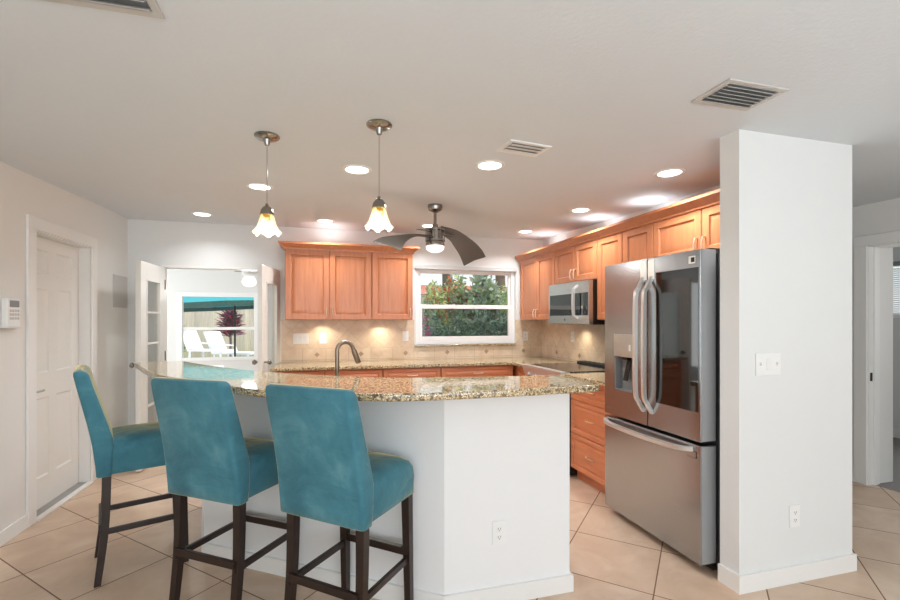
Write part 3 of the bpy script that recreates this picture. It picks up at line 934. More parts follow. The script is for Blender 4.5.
# ------------------------------------------------------------------ microwave
o = thing('microwave', 'stainless over-the-range microwave under the short maple cabinet', 'microwave', (2.55, 3.97, 1.335))
MY0, MY1, MZ0, MZ1, MX = 3.59, 4.345, 1.338, 1.75, 2.345
MB().box(MX + 0.045, XR - 0.012, MY0, MY1, MZ0, MZ1, 0.003).build('body', 'dark_metal', o)
d = MB().box(MX, MX + 0.044, MY0 + 0.001, MY1 - 0.001, MZ0 + 0.004, MZ1 - 0.002, 0.006).build('door', 'steel_light', o)
MB().box(MX - 0.003, MX + 0.002, MY0 + 0.22, MY1 - 0.035, MZ0 + 0.085, MZ1 - 0.115, 0.001).build('window', 'black_glass', d)
MB().box(MX - 0.003, MX + 0.002, MY0 + 0.022, MY0 + 0.215, MZ0 + 0.085, MZ1 - 0.115, 0.001).build('control_panel', 'black_glass', d)
m = MB().tube([(MX, MY0 + 0.19, MZ1 - 0.045), (MX - 0.045, MY0 + 0.19, MZ1 - 0.075), (MX - 0.05, MY0 + 0.19, MZ0 + 0.21), (MX - 0.045, MY0 + 0.19, MZ0 + 0.085), (MX, MY0 + 0.19, MZ0 + 0.06)], 0, sq=(0.013, 0.011))
m.build('handle', 'satin_silver', d)
MB().lathe([(0, 0), (0.017, 0), (0.016, 0.018), (0, 0.02)], n=18, mat=Matrix.Translation((MX - 0.002, MY0 + 0.085, MZ0 + 0.16)) @ Matrix.Rotation(R(-90), 4, 'Y')).build('knob', 'chrome', d)
MB().lathe([(0, 0), (0.011, 0), (0.011, 0.002), (0, 0.002)], n=18, mat=Matrix.Translation((MX - 0.0005, MY0 + 0.42, MZ0 + 0.045)) @ Matrix.Rotation(R(-90), 4, 'Y')).build('badge', 'dark_metal', d)

# ------------------------------------------------------------------ refrigerator
FX0, FXD = 1.968, 2.072
FYA, FYB, FYM = 1.968, 2.815, 2.377
FZB, FZG, FZT = 0.055, 0.712, 1.765
o = thing('refrigerator', 'stainless french-door refrigerator with black glass panel beside white partition', 'refrigerator', (2.35, 2.40, 0))
MB().box(FXD + 0.02, XR - 0.02, FYA + 0.004, FYB - 0.004, 0.03, FZT - 0.02, 0.004).build('body', 'fridge_side', o)
MB().box(FXD + 0.004, FXD + 0.05, FYA + 0.02, FYB - 0.02, 0.005, 0.10).build('base_grille', 'dark_plastic', o)
for y in (FYA + 0.05, FYB - 0.05):
    MB().box(FXD - 0.02, FXD + 0.10, y - 0.025, y + 0.025, FZT - 0.02, FZT + 0.012, 0.006).build('hinge_cover', 'dark_metal', o)
    for x in (2.2, 2.6):
        MB().lathe([(0, 0), (0.022, 0), (0.022, 0.034), (0, 0.034)], c=(x, y, 0), n=14).build('foot', 'dark_plastic', o)
# left door, built round the dispenser recess
DY0, DY1, DZ0, DZ1 = 2.520, 2.705, 0.90, 1.13
m = MB()
z0, z1 = FZG + 0.006, FZT
m.box(FX0, FXD, FYM + 0.003, DY0, z0, z1, 0.0).box(FX0, FXD, DY1, FYB, z0, z1, 0.0)
m.box(FX0, FXD, DY0, DY1, z0, DZ0).box(FX0, FXD, DY0, DY1, DZ1, z1).box(FXD - 0.008, FXD, DY0, DY1, DZ0, DZ1)
ld = m.build('left_door', 'steel', o)
m = MB().box(FX0 - 0.002, FX0 + 0.003, DY0 - 0.006, DY1 + 0.006, DZ1, 1.285, 0.002)
dp = m.build('dispenser_panel', 'steel_light', ld)
MB().box(FX0 - 0.004, FX0 - 0.001, 2.535, 2.552, 1.175, 1.215, 0.001).build('button', 'bright_plate', dp)
m = MB().box(FX0 + 0.060, FX0 + 0.066, DY0 + 0.001, DY1 - 0.001, DZ0 + 0.001, DZ1 - 0.001).box(FX0 + 0.002, FX0 + 0.06, DY0 + 0.001, DY0 + 0.006, DZ0, DZ1).box(FX0 + 0.002, FX0 + 0.06, DY1 - 0.006, DY1 - 0.001, DZ0, DZ1).box(FX0 + 0.002, FX0 + 0.06, DY0, DY1, DZ0 + 0.001, DZ0 + 0.007)
m.build('dispenser_recess', 'screen_grey', ld)
m = MB().box(-0.004, 0.004, 2.59, 2.635, -0.075, 0.075, 0.003, mat=Matrix.Translation((FX0 + 0.035, 0, 1.04)) @ Matrix.Rotation(R(14), 4, 'Y'))
m.box(FX0 + 0.01, FX0 + 0.05, 2.585, 2.64, DZ1 - 0.02, DZ1, 0.003)
m.build('paddle', 'dark_metal', ld)
def fr_handle(y, par):
    p = spline([(FX0 + 0.002, y, 1.645), (FX0 - 0.035, y, 1.585), (FX0 - 0.058, y, 1.52), (FX0 - 0.062, y, 1.22), (FX0 - 0.058, y, 0.93), (FX0 - 0.035, y, 0.865), (FX0 + 0.002, y, 0.805)], 5)
    MB().tube(p, 0, sq=(0.0115, 0.010)).build('handle', 'satin_silver', par)
fr_handle(2.415, ld)
MB().box(FX0 - 0.004, FX0 + 0.001, FYM + 0.006, 2.438, 1.63, 1.752, 0.002).build('pale_plate', 'bright_plate', ld)  # pale plate on the left door face at the handle top
rd = MB().box(FX0, FXD, FYA, FYM - 0.003, z0, z1, 0.005).build('right_door', 'steel', o)
MB().box(FX0 - 0.002, FX0 + 0.003, FYA + 0.014, 2.302, 0.877, 1.668, 0.0015).build('glass_panel', 'black_glass', rd)
fr_handle(2.339, rd)
MB().box(FX0 + 0.008, FXD - 0.004, FYA - 0.0015, FYA + 0.0005, z0 + 0.006, z1 - 0.006).build('door_edge', 'edge_grey', rd)
MB().box(FX0 - 0.004, FX0 + 0.001, 2.316, FYM - 0.006, 1.63, 1.752, 0.002).build('pale_plate', 'bright_plate', rd)  # matching pale plate on the right door
b = MB().box(FX0 - 0.002, FX0 + 0.001, 2.005, 2.050, 1.690, 1.732, 0.001).build('badge', 'bright_plate', rd)
MB().box(FX0 - 0.0028, FX0 - 0.0015, 2.007, 2.032, 1.698, 1.724, 0.0004).build('emblem', 'dark_plastic', b)
fd = MB().box(FX0, FXD, FYA, FYB, FZB, FZG - 0.012, 0.005).build('freezer_drawer', 'steel', o)
MB().box(FX0 + 0.008, FXD - 0.004, FYA - 0.0015, FYA + 0.0005, FZB + 0.006, FZG - 0.018).build('drawer_edge', 'edge_grey', fd)
p = spline([(FX0 + 0.002, 2.80, 0.672), (FX0 - 0.035, 2.75, 0.668), (FX0 - 0.05, 2.66, 0.664), (FX0 - 0.055, 2.40, 0.660), (FX0 - 0.05, 2.16, 0.664), (FX0 - 0.035, 2.07, 0.668), (FX0 + 0.002, 2.02, 0.672)], 5)
MB().tube(p, 0, sq=(0.016, 0.011)).build('handle', 'satin_silver', fd)
b = MB().box(FX0 - 0.002, FX0 + 0.001, 1.995, 2.060, 0.625, 0.662, 0.001).build('badge', 'dark_metal', fd)
MB().box(FX0 - 0.003, FX0 - 0.0015, 1.998, 2.057, 0.628, 0.659, 0.0004).build('badge_face', 'steel', b)

# ------------------------------------------------------------------ bar stools (local: faces +x)
def round_rect(cx, cz, hx, hy, r, z, n=5):
    pts = []
    for sx, sy, a0 in ((1, 1, 0), (-1, 1, 90), (-1, -1, 180), (1, -1, 270)):
        for k in range(n):
            a = R(a0 + 90 * k / (n - 1))
            pts.append((cx + sx * (hx - r) + r * math.cos(a), sy * (hy - r) + r * math.sin(a), z))
    return pts
def make_stool(label):
    o = thing('bar_stool', label, 'stool', (0, 0, 0), 0, 'teal stools along the breakfast bar')
    m = MB()
    rings = []
    for z_, hx, hy, r in ((0.572, 0.200, 0.202, 0.02), (0.577, 0.207, 0.209, 0.025), (0.61, 0.207, 0.209, 0.03), (0.66, 0.210, 0.213, 0.035),
                          (0.70, 0.209, 0.213, 0.05), (0.725, 0.199, 0.204, 0.06), (0.745, 0.170, 0.176, 0.07), (0.757, 0.12, 0.13, 0.07), (0.761, 0.06, 0.06, 0.05)):
        rings.append(round_rect(0.0, 0, hx, hy, r, z_))
    m.loft(rings)
    m.build('seat', 'teal_velvet', o, world=False, smooth=70)
    # backrest: tapered slab leaning back, slightly curved across
    m = MB()
    rings = []
    for z_, cx, tk, hy in ((0.565, -0.184, 0.028, 0.214), (0.570, -0.184, 0.034, 0.220), (0.62, -0.184, 0.036, 0.222), (0.72, -0.186, 0.046, 0.220), (0.76, -0.193, 0.046, 0.218), (0.84, -0.213, 0.042, 0.217),
                           (0.94, -0.240, 0.038, 0.216), (1.04, -0.268, 0.034, 0.216), (1.095, -0.281, 0.032, 0.214), (1.112, -0.286, 0.027, 0.209), (1.120, -0.287, 0.015, 0.196)):
        rg = round_rect(cx, 0, tk, hy, min(0.018, tk * 0.8), z_)
        bow = 0.022 * max(0, (z_ - 0.7) / 0.4)
        rings.append([(x - bow * (1 - (y / 0.23) ** 2) + bow * 0.5, y, z) for x, y, z in rg])
    m.loft(rings)
    b = m.build('backrest', 'teal_velvet', o, world=False, smooth=70)
    for sx, sy in ((-1, -1), (-1, 1), (1, -1), (1, 1)):
        top = Vector((sx * 0.172, sy * 0.180, 0.590))
        bot = Vector((-0.212 if sx < 0 else 0.188, sy * 0.184, 0.0))
        midp = top.lerp(bot, 0.5) + Vector((0.012 if sx < 0 else 0, 0, 0))
        ps = spline([top, midp, bot], 6)
        m = MB()
        n = len(ps)
        rg = []
        for i, p in enumerate(ps):
            w = 0.0200 - 0.005 * i / (n - 1)
            rg.append([(p.x - w, p.y - w, p.z), (p.x + w, p.y - w, p.z), (p.x + w, p.y + w, p.z), (p.x - w, p.y + w, p.z)])
        m.loft(rg).build('leg', 'espresso', o, world=False)
    for sy in (-1, 1):
        MB().box(-0.205, 0.175, sy * 0.181 - 0.009, sy * 0.181 + 0.009, 0.255, 0.285, 0.003).build('stretcher', 'espresso', o, world=False)
    MB().box(-0.208, -0.190, -0.180, 0.180, 0.275, 0.310, 0.003).build('stretcher', 'espresso', o, world=False)
    s = MB().box(0.168, 0.190, -0.180, 0.180, 0.285, 0.320, 0.003).build('stretcher', 'espresso', o, world=False)
    MB().box(0.167, 0.191, -0.150, 0.150, 0.3195, 0.3225, 0.001).build('foot_plate', 'nickel', s, world=False)
    return o
s1 = make_stool('teal covered bar stool nearest the white panelled door')
s1.location = (-0.992, 2.98, 0); s1.rotation_euler = (0, 0, R(22))
s2 = copy_tree(s1)
s2['label'] = 'middle teal covered bar stool, its back toward the viewer'
s2.location = (-0.397, 2.436, 0); s2.rotation_euler = (0, 0, R(54))
s3 = copy_tree(s1)
s3['label'] = 'teal covered bar stool in front, nearest the outlet on the white half wall'
s3.location = (0.135, 2.05, 0); s3.rotation_euler = (0, 0, R(49))

# ------------------------------------------------------------------ pendants
def make_pendant(label, x, y):
    z = zc(y)
    o = thing('pendant_light', label, 'pendant light', (x, y, z), 0, 'glass pendants above the bar')
    MB().lathe([(0, 0), (0.062, 0), (0.064, -0.006), (0.052, -0.016), (0.02, -0.022), (0.012, -0.05), (0, -0.05)], n=36).build('canopy', 'nickel', o, world=False)
    MB().tube([(0, 0, -0.045), (0, 0, 1.985 - z)], 0.0032, 8).build('stem', 'chrome', o, world=False)
    zs = 1.832 - z
    MB().lathe([(0, 0.1566), (0.008, 0.1566), (0.010, 0.1452), (0.020, 0.139), (0.031, 0.1232), (0.034, 0.1074), (0.036, 0.09856), (0, 0.09856)], c=(0, 0, zs), n=28).build('socket_cap', 'nickel', o, world=False)
    prof = [(0.033, 0.1074), (0.037, 0.0924), (0.042, 0.0704), (0.049, 0.04576), (0.056, 0.02464), (0.065, 0.0088), (0.074, 0),
            (0.071, 0), (0.062, 0.00968), (0.053, 0.02552), (0.046, 0.04576), (0.039, 0.0704), (0.034, 0.0924), (0.030, 0.1074)]
    def ruf(i, a, r, zz):
        k = max(0.0, 1 - zz / 0.11)
        return r * (0.9 + 0.07 * k * math.cos(6 * a)), zz + 0.010 * k * k * math.cos(6 * a)
    sh = MB().lathe(prof, n=72, ruffle=ruf, closed=True).build('glass_shade', 'art_glass', o, world=False, smooth=60)
    sh.location = (0, 0, zs)
    MB().lathe([(0, 0.03), (0.012, 0.034), (0.018, 0.05), (0.014, 0.075), (0.010, 0.10), (0, 0.10)], c=(0, 0, zs), n=18).build('bulb', 'bulb', o, world=False)
    lamp('pendant_glow', 'POINT', (x, y, 1.79), 2.2, color=(1, 0.9, 0.74), shadow_soft_size=0.03)
    return o
make_pendant('glass bell pendant on the left, hanging nearer the back wall', -0.273, 2.52)
make_pendant('glass bell pendant on the right, hanging nearer the ceiling fan', 0.276, 2.225)

# ------------------------------------------------------------------ kitchen ceiling fan
cx_, cy_ = 0.936, 3.718
cz_ = zc(cy_)
o = thing('ceiling_fan', 'nickel ceiling fan with sickle shaped dark blades in front of kitchen window', 'ceiling fan', (cx_, cy_, cz_))
MB().lathe([(0, 0), (0.062, 0), (0.064, -0.02), (0.055, -0.045), (0.03, -0.06), (0.02, -0.065), (0, -0.065)], n=32).build('canopy', 'nickel', o, world=False)
MB().tube([(0, 0, -0.05), (0, 0, 2.17 - cz_)], 0.013, 14).build('downrod', 'nickel', o, world=False)
m = MB().lathe([(0, 2.195), (0.022, 2.195), (0.030, 2.165), (0.060, 2.155), (0.062, 2.14), (0.064, 2.06), (0, 2.06)], c=(0, 0, -cz_), n=36)
m.lathe([(0.070, 2.155), (0.084, 2.155), (0.084, 2.142), (0.070, 2.142)], c=(0, 0, -cz_), n=36, closed=True)
m.lathe([(0.060, 2.062), (0.084, 2.062), (0.084, 2.048), (0.060, 2.048)], c=(0, 0, -cz_), n=36, closed=True)
mh = m.build('motor_housing', 'nickel', o, world=False)
m = MB()
for k in range(8):
    a = 2 * PI * (k + 0.5) / 8
    m.tube([(0.078 * math.cos(a), 0.078 * math.sin(a), 2.05 - cz_), (0.078 * math.cos(a), 0.078 * math.sin(a), 2.15 - cz_)], 0.0045, 8)
m.build('cage', 'nickel', mh, world=False)
MB().lathe([(0, 2.05), (0.074, 2.05), (0.080, 2.03), (0.078, 2.012), (0.074, 2.008), (0, 2.008)], c=(0, 0, -cz_), n=36).build('light_ring', 'nickel', o, world=False)
MB().lathe([(0.074, 2.01), (0.080, 2.005), (0.074, 1.98), (0.052, 1.962), (0.025, 1.954), (0, 1.952)], c=(0, 0, -cz_), n=36).build('light_bowl', 'lamp_bowl', o, world=False)
def blade(ang, p1, p2):
    e1, e2 = spline(p1, 6), spline(p2, 6)
    rg = []
    for a, b in zip(e1, e2):
        mid = (a + b) / 2 + Vector((0, 0, 0.012))
        lo = Vector((0, 0, -0.008))
        rg.append([tuple(a), tuple(mid), tuple(b), tuple(b + lo), tuple(mid + lo), tuple(a + lo)])
    mt = Matrix.Translation((0, 0, -cz_)) @ Matrix.Rotation(ang, 4, 'Z')
    bl = MB().loft(rg, mat=mt).build('blade', 'fan_blade', o, world=False, smooth=50)
    m = MB().tube([(0.05, 0.0, 2.128), (0.12, 0.0, 2.125), (0.21, -0.02, 2.120)], 0, sq=(0.018, 0.004), mat=mt, taper=[1, 1, 0.8])
    m.build('blade_bracket', 'nickel', bl, world=False)
blade(R(217), [(0.06, -0.03, 2.085), (0.22, -0.065, 2.078), (0.43, -0.085, 2.045), (0.56, -0.09, 2.01), (0.64, -0.08, 1.972)],
      [(0.07, 0.03, 2.080), (0.20, 0.0, 2.070), (0.30, 0.01, 2.045), (0.41, 0.04, 1.990), (0.505, 0.075, 1.910)])
blade(R(35), [(0.05, -0.03, 2.185), (0.22, -0.075, 2.165), (0.43, -0.09, 2.10), (0.56, -0.09, 2.04), (0.64, -0.08, 1.985)],
      [(0.07, 0.03, 2.15), (0.20, 0.01, 2.10), (0.28, 0.02, 2.055), (0.40, 0.045, 1.985), (0.505, 0.075, 1.90)])
lamp('fan_glow', 'POINT', (cx_, cy_, 1.93), 3, color=(1, 0.96, 0.9), shadow_soft_size=0.05)

# sunroom fan
sx_, sy_ = -0.985, 6.9
o = thing('ceiling_fan', 'small white ceiling fan with lit bowl seen through the open glazed doors', 'ceiling fan', (sx_, sy_, 2.42))
MB().lathe([(0, 0), (0.07, 0), (0.06, -0.05), (0.02, -0.06), (0, -0.06)], n=24).build('canopy', 'white_plastic', o, world=False)
MB().tube([(0, 0, -0.05), (0, 0, -0.30)], 0.012, 10).build('downrod', 'nickel', o, world=False)
MB().lathe([(0, -0.27), (0.06, -0.28), (0.10, -0.33), (0.10, -0.40), (0.05, -0.43), (0, -0.43)], n=28).build('motor_housing', 'white_plastic', o, world=False)
MB().lathe([(0.05, -0.42), (0.08, -0.45), (0.10, -0.50), (0.08, -0.545), (0.04, -0.565), (0, -0.57)], n=28).build('light_bowl', 'lamp_bowl', o, world=False)
for k in range(4):
    mt = Matrix.Rotation(R(10 + 90 * k), 4, 'Z')
    b = MB().prism([(0.16, -0.045), (0.58, -0.065), (0.62, -0.03), (0.62, 0.03), (0.58, 0.065), (0.16, 0.045)], -0.352, -0.346, mat=mt).build('blade', 'white_plastic', o, world=False)
    MB().tube([(0.09, 0, -0.36), (0.19, 0, -0.355)], 0, sq=(0.012, 0.004), mat=mt).build('blade_bracket', 'nickel', b, world=False)
lamp('sunroom_glow', 'POINT', (sx_, sy_, 1.78), 6, shadow_soft_size=0.1)

# ------------------------------------------------------------------ recessed lights
def down_light(label, x, y, power=8.0):
    z = zc(y) - 0.0005
    o = thing('recessed_light', label, 'ceiling light', (x, y, z), 0, 'recessed ceiling lights')
    MB().lathe([(0.070, -0.003), (0.076, -0.007), (0.092, -0.004), (0.094, 0.0), (0.070, 0.0)], n=40, closed=True).build('trim_ring', 'white_trim', o, world=False)
    MB().lathe([(0, -0.004), (0.060, -0.0045), (0.073, -0.003), (0.073, 0), (0, 0)], n=40).build('lens', 'lamp_lens', o, world=False)
    lamp('recessed_glow', 'AREA', (x, y, z - 0.012), power, color=(0.97, 0.985, 1.0), shape='DISK', size=0.14, spread=R(140))
for lb, x, y in (('lit recessed light near the left wall, above the open glazed door', -1.103, 4.79),
                 ('lit recessed light behind the left pendant stem', -0.43, 3.52),
                 ('lit recessed light just left of the right pendant stem', 0.222, 2.93),
                 ('lit recessed light in front of the cabinets left of the window', 0.04, 4.78),
                 ('lit recessed light beside the small ceiling vent', 1.014, 2.63),
                 ('lit recessed light nearest the white partition and refrigerator', 2.20, 2.45),
                 ('lit recessed light in front of the microwave cabinet', 2.21, 3.516),
                 ('lit recessed light in the far right corner of the kitchen', 2.26, 4.735),
                 ('lit recessed light partly behind the kitchen fan downrod', 1.12, 4.72)):
    down_light(lb, x, y, 4.0 if x < -1 else 8.0)
# lamps tucked on top of and below the wall cabinets
for x, y in ((2.56, 4.82), (2.56, 3.78), (2.56, 3.07), (0.10, 5.07)):
    lamp('cabinet_top_glow', 'SPOT', (x, y, 2.19), 2.4, rot=(R(180), 0, 0), color=(0.95, 0.97, 1.0), spot_size=R(150), spot_blend=0.7, shadow_soft_size=0.03)
for x, y, w in ((0.02, 5.13, 7.0), (0.66, 5.13, 7.0), (2.62, 4.22, 6.0)):
    lamp('under_cabinet_glow', 'SPOT', (x, y, 1.365 if x < 1 else 1.33), w, rot=(R(-8) if x < 1 else 0, R(8) if x > 1 else 0, 0), color=(1, 0.88, 0.68), spot_size=R(150), spot_blend=1.0, shadow_soft_size=0.02)

# ------------------------------------------------------------------ ceiling vents
def vent(label, cx, cy, w, d, n, mat, rz=0.0, slat='x', tilt=40):
    z = zc(cy) - 0.0005
    o = thing('ceiling_vent', label, 'vent', (cx, cy, z), rz, 'ceiling air vents')
    b = 0.026
    m = MB()
    m.box(-w / 2, w / 2, -d / 2, -d / 2 + b, -0.008, 0, 0.002).box(-w / 2, w / 2, d / 2 - b, d / 2, -0.008, 0, 0.002)
    m.box(-w / 2, -w / 2 + b, -d / 2 + b, d / 2 - b, -0.008, 0, 0.002).box(w / 2 - b, w / 2, -d / 2 + b, d / 2 - b, -0.008, 0, 0.002)
    m.build('frame', mat, o, world=False)
    MB().box(-w / 2 + b, w / 2 - b, -d / 2 + b, d / 2 - b, -0.0015, -0.0005).build('duct_backing', 'screen_grey', o, world=False)
    m = MB()
    for i in range(n):
        y = -d / 2 + b + (d - 2 * b) * (i + 0.5) / n
        h = (d - 2 * b) / n * 0.52
        m.box(-w / 2 + b, w / 2 - b, -h, h, -0.0007, 0.0007, mat=Matrix.Translation((0, y, -0.010)) @ Matrix.Rotation(R(tilt), 4, 'X'))
    m.build('louvers', mat, o, world=False)
vent('silver louvered ceiling vent near the top of the white partition', 1.725, 1.525, 0.31, 0.20, 6, 'fittings_and_shade_grey')
vent('small white ceiling vent beside a recessed light', 1.095, 2.315, 0.26, 0.17, 3, 'white_trim', R(6), tilt=12)
vent('ceiling vent cut off by the top left corner of the view', -0.66, 1.46, 0.36, 0.32, 7, 'fittings_and_shade_grey')

# ------------------------------------------------------------------ wall plates
def frame_for(wall):
    if wall == 'back':
        return Matrix.Identity(4)                           # local -y faces the viewer
    if wall == 'right':
        return Matrix.Rotation(R(-90), 4, 'Z')              # faces -x
    return Matrix.Rotation(R(90), 4, 'Z')                   # left wall: faces +x
def plate(name, label, loc, rz, w, h, gangs, cat):
    o = thing(name, label, cat, loc, rz, None)
    MB().box(-w / 2, w / 2, -0.006, -0.0005, -h / 2, h / 2, 0.003).build('cover_plate', 'white_plastic', o, world=False)
    n = len(gangs)
    for i, g in enumerate(gangs):
        x = -w / 2 + w * (i + 0.5) / n
        if g == 'o':
            for dz in (-0.020, 0.020):
                s = MB().box(x - 0.014, x + 0.014, -0.0085, -0.0055, dz - 0.013, dz + 0.013, 0.002).build('socket', 'white_plastic', o, world=False)
                m = MB().box(x - 0.007, x - 0.005, -0.0092, -0.008, dz - 0.003, dz + 0.006).box(x + 0.005, x + 0.007, -0.0092, -0.008, dz - 0.003, dz + 0.006).box(x - 0.002, x + 0.002, -0.0092, -0.008, dz - 0.010, dz - 0.006)
                m.build('slots', 'dark_plastic', s, world=False)
        elif g == 't':
            MB().box(x - 0.005, x + 0.005, -0.017, -0.005, -0.006, 0.010, 0.002).build('toggle', 'white_trim', o, world=False)
        else:
            MB().box(x - 0.016, x + 0.016, -0.0085, -0.0055, -0.033, 0.033, 0.002).build('rocker', 'white_trim', o, world=False)
    return o
yw = YB - 0.010
plate('switch_plate', 'wide white switch plate on the tiles at the left end of the backsplash', (-0.215, yw, 1.172), 0, 0.165, 0.115, 'rrr', 'switch')
plate('outlet', 'white outlet on the tiles left of the faucet, second from the left', (0.021, yw, 1.175), 0, 0.072, 0.115, 'o', 'outlet')
plate('switch_plate', 'white single plate on the tiles just left of the kitchen window', (0.958, yw, 1.19), 0, 0.072, 0.115, 'r', 'switch')
plate('outlet', 'white outlet on the tiles right of the kitchen window', (2.50, yw, 1.176), 0, 0.072, 0.115, 'o', 'outlet')
xw = XR - 0.010
plate('outlet', 'white outlet on the tiles below the microwave', (xw, 4.50, 1.19), R(-90), 0.072, 0.115, 'o', 'outlet')
plate('outlet', 'white outlet on the tiles beside the refrigerator', (xw, 3.32, 1.13), R(-90), 0.072, 0.115, 'o', 'outlet')
plate('outlet', 'white outlet low on the white half wall of the bar', (0.835, 2.045, 0.345), 0, 0.072, 0.115, 'o', 'outlet')
plate('outlet', 'white outlet low on the white partition beside the refrigerator', (2.405, PY0, 0.348), 0, 0.072, 0.115, 'o', 'outlet')
plate('switch_plate', 'wide white three switch plate high on the white partition', (2.225, PY0, 1.152), 0, 0.165, 0.115, 'trt', 'switch')

# keypad on the left wall; grey slab standing in for shade near the corner
o = thing('wall_keypad', 'white wall keypad with grey display on the left wall beside the door', 'keypad', (XL, 3.44, 1.36), R(90))
MB().box(-0.062, 0.062, -0.035, -0.0005, -0.02, 0.155, 0.006).build('housing', 'white_plastic', o, world=False)
MB().box(-0.045, 0.045, -0.037, -0.034, 0.100, 0.142, 0.001).build('display', 'screen_grey', o, world=False)
m = MB()
for i in range(4):
    for j in range(3):
        m.box(-0.045 + i * 0.024, -0.029 + i * 0.024, -0.038, -0.034, 0.022 + j * 0.024, 0.038 + j * 0.024, 0.002)
m.build('keys', 'fittings_and_shade_grey', o, world=False)
MB().box(-0.072, 0.072, -0.045, -0.0005, -0.03, -0.02, 0.003).build('ledge', 'white_trim', o, world=False)
o = thing('wall_slab', 'pale grey patch standing in for shade on the left wall beside the open glazed door', 'shade patch', (XL, 5.05, 1.5), R(90))
MB().box(-0.14, 0.17, -0.010, -0.0005, 0.0, 0.31, 0.002).build('shade_patch_rim', 'fittings_and_shade_grey', o, world=False)
MB().box(-0.125, 0.155, -0.013, -0.0095, 0.015, 0.295, 0.002).build('shade_patch_face', 'fittings_and_shade_grey', o, world=False)

# ------------------------------------------------------------------ outdoors
struct(MB().box(-30, 30, 5.4, 40, -0.35, -0.12).build('ground', 'lawn'))
struct(MB().box(-9, 0.9, 8.4, 18.4, -0.2, -0.02).build('patio', 'concrete'))
# fence behind the sunroom
o = thing('fence', 'weathered wooden board fence at the end of the yard', 'fence', (-3.5, 19.2, -0.12))
m = MB()
for i in range(66):
    x = -9 + i * 0.15
    m.box(x + 0.003, x + 0.147, 19.2, 19.222, -0.1, 2.05 + 0.02 * math.sin(i * 1.7))
m.build('boards', 'fence_wood', o)
m = MB()
for z_ in (0.25, 1.0, 1.75):
    m.box(-9, 0.9, 19.222, 19.27, z_, z_ + 0.09)
m.build('rail', 'fence_wood', o)

def lounger(label, x, y, rz):
    o = thing('sun_lounger', label, 'lounger', (x, y, -0.02), rz, 'white loungers on the patio')
    m = MB()
    for s in (-1, 1):
        m.tube([(0, s * 0.31, 0.40), (1.35, s * 0.31, 0.40)], 0, sq=(0.025, 0.022))
    for x_ in (0.0, 0.65, 1.33):
        m.tube([(x_, -0.31, 0.40), (x_, 0.31, 0.40)], 0, sq=(0.02, 0.02))
    m.build('frame', 'white_metal', o, world=False)
    for x_ in (0.08, 1.22):
        for s in (-1, 1):
            MB().tube([(x_, s * 0.30, 0.39), (x_ + (0.03 if x_ > 1 else -0.03), s * 0.31, 0.0)], 0, sq=(0.022, 0.022)).build('leg', 'white_metal', o, world=False)
    MB().box(0.02, 1.33, -0.28, 0.28, 0.41, 0.422, 0.003).build('seat_sling', 'sling', o, world=False)
    bk = MB()
    for s in (-1, 1):
        bk.tube([(0.02, s * 0.31, 0.41), (-0.26, s * 0.31, 1.02)], 0, sq=(0.028, 0.024))
    bk.tube([(-0.26, -0.33, 1.02), (-0.26, 0.33, 1.02)], 0, sq=(0.024, 0.028)).tube([(0.0, -0.31, 0.46), (0.0, 0.31, 0.46)], 0, sq=(0.02, 0.02))
    b = bk.build('back_frame', 'white_metal', o, world=False)
    MB().loft([[(0.0, -0.285, 0.47), (0.0, 0.285, 0.47), (0.012, 0.285, 0.475), (0.012, -0.285, 0.475)], [(-0.235, -0.285, 0.98), (-0.235, 0.285, 0.98), (-0.223, 0.285, 0.985), (-0.223, -0.285, 0.985)]]).build('back_sling', 'sling', b, world=False)
    m = MB()
    for s in (-1, 1):
        m.tube([(-0.08, s * 0.33, 0.62), (0.30, s * 0.33, 0.60), (0.36, s * 0.33, 0.42)], 0, sq=(0.024, 0.02))
    m.build('armrest', 'white_metal', o, world=False)
    return o
lounger('white lounger with pale blue sling, left of the pair on the patio', -4.06, 16.7, R(-28))
lounger('white lounger with pale blue sling, right of the pair, nearer the plant', -3.02, 15.2, R(-28))

# patio umbrella
ux, uy = -2.42, 12.2
o = thing('patio_umbrella', 'turquoise patio umbrella with dark green valance behind the sunroom', 'umbrella', (ux, uy, 0))
MB().tube([(ux + 0.35, uy, 0), (ux + 0.35, uy, 2.7)], 0.025, 12).build('pole', 'dark_metal', o)
N = 8
RU = 1.62
rim = [(ux + RU * math.cos(2 * PI * (k + 0.35) / N), uy + RU * math.sin(2 * PI * (k + 0.35) / N), 1.775 + 0.10 * math.cos(2 * PI * (k + 0.35) / N)) for k in range(N)]
apex = (ux + 0.35, uy, 2.75)
m = MB()
tb = bmesh.new()
va = tb.verts.new(apex); vb = tb.verts.new((apex[0], apex[1], apex[2] - 0.02))
vr = [tb.verts.new(p) for p in rim]
vq = [tb.verts.new((p[0], p[1], p[2] - 0.02)) for p in rim]
for k in range(N):
    tb.faces.new((va, vr[k], vr[(k + 1) % N])); tb.faces.new((vb, vq[(k + 1) % N], vq[k])); tb.faces.new((vr[k], vq[k], vq[(k + 1) % N], vr[(k + 1) % N]))
m._merge(tb)
cn = m.build('canopy', 'turquoise', o, smooth=10)
m = MB()
for k in range(N):
    p, q = Vector(rim[k]), Vector(rim[(k + 1) % N])
    n_ = Vector((p.x + q.x - 2 * ux, p.y + q.y - 2 * uy, 0)).normalized() * 0.012
    d_ = Vector((0, 0, -0.12))
    m.loft([[tuple(p), tuple(p + n_), tuple(p + n_ + d_), tuple(p + d_)], [tuple(q), tuple(q + n_), tuple(q + n_ + d_), tuple(q + d_)]])
m.build('valance', 'dark_green', cn)
m = MB()
for k in range(N):
    m.tube([apex, tuple(Vector(rim[k]) + Vector((0, 0, -0.03)))], 0.012, 6)
m.build('ribs', 'dark_metal', o)

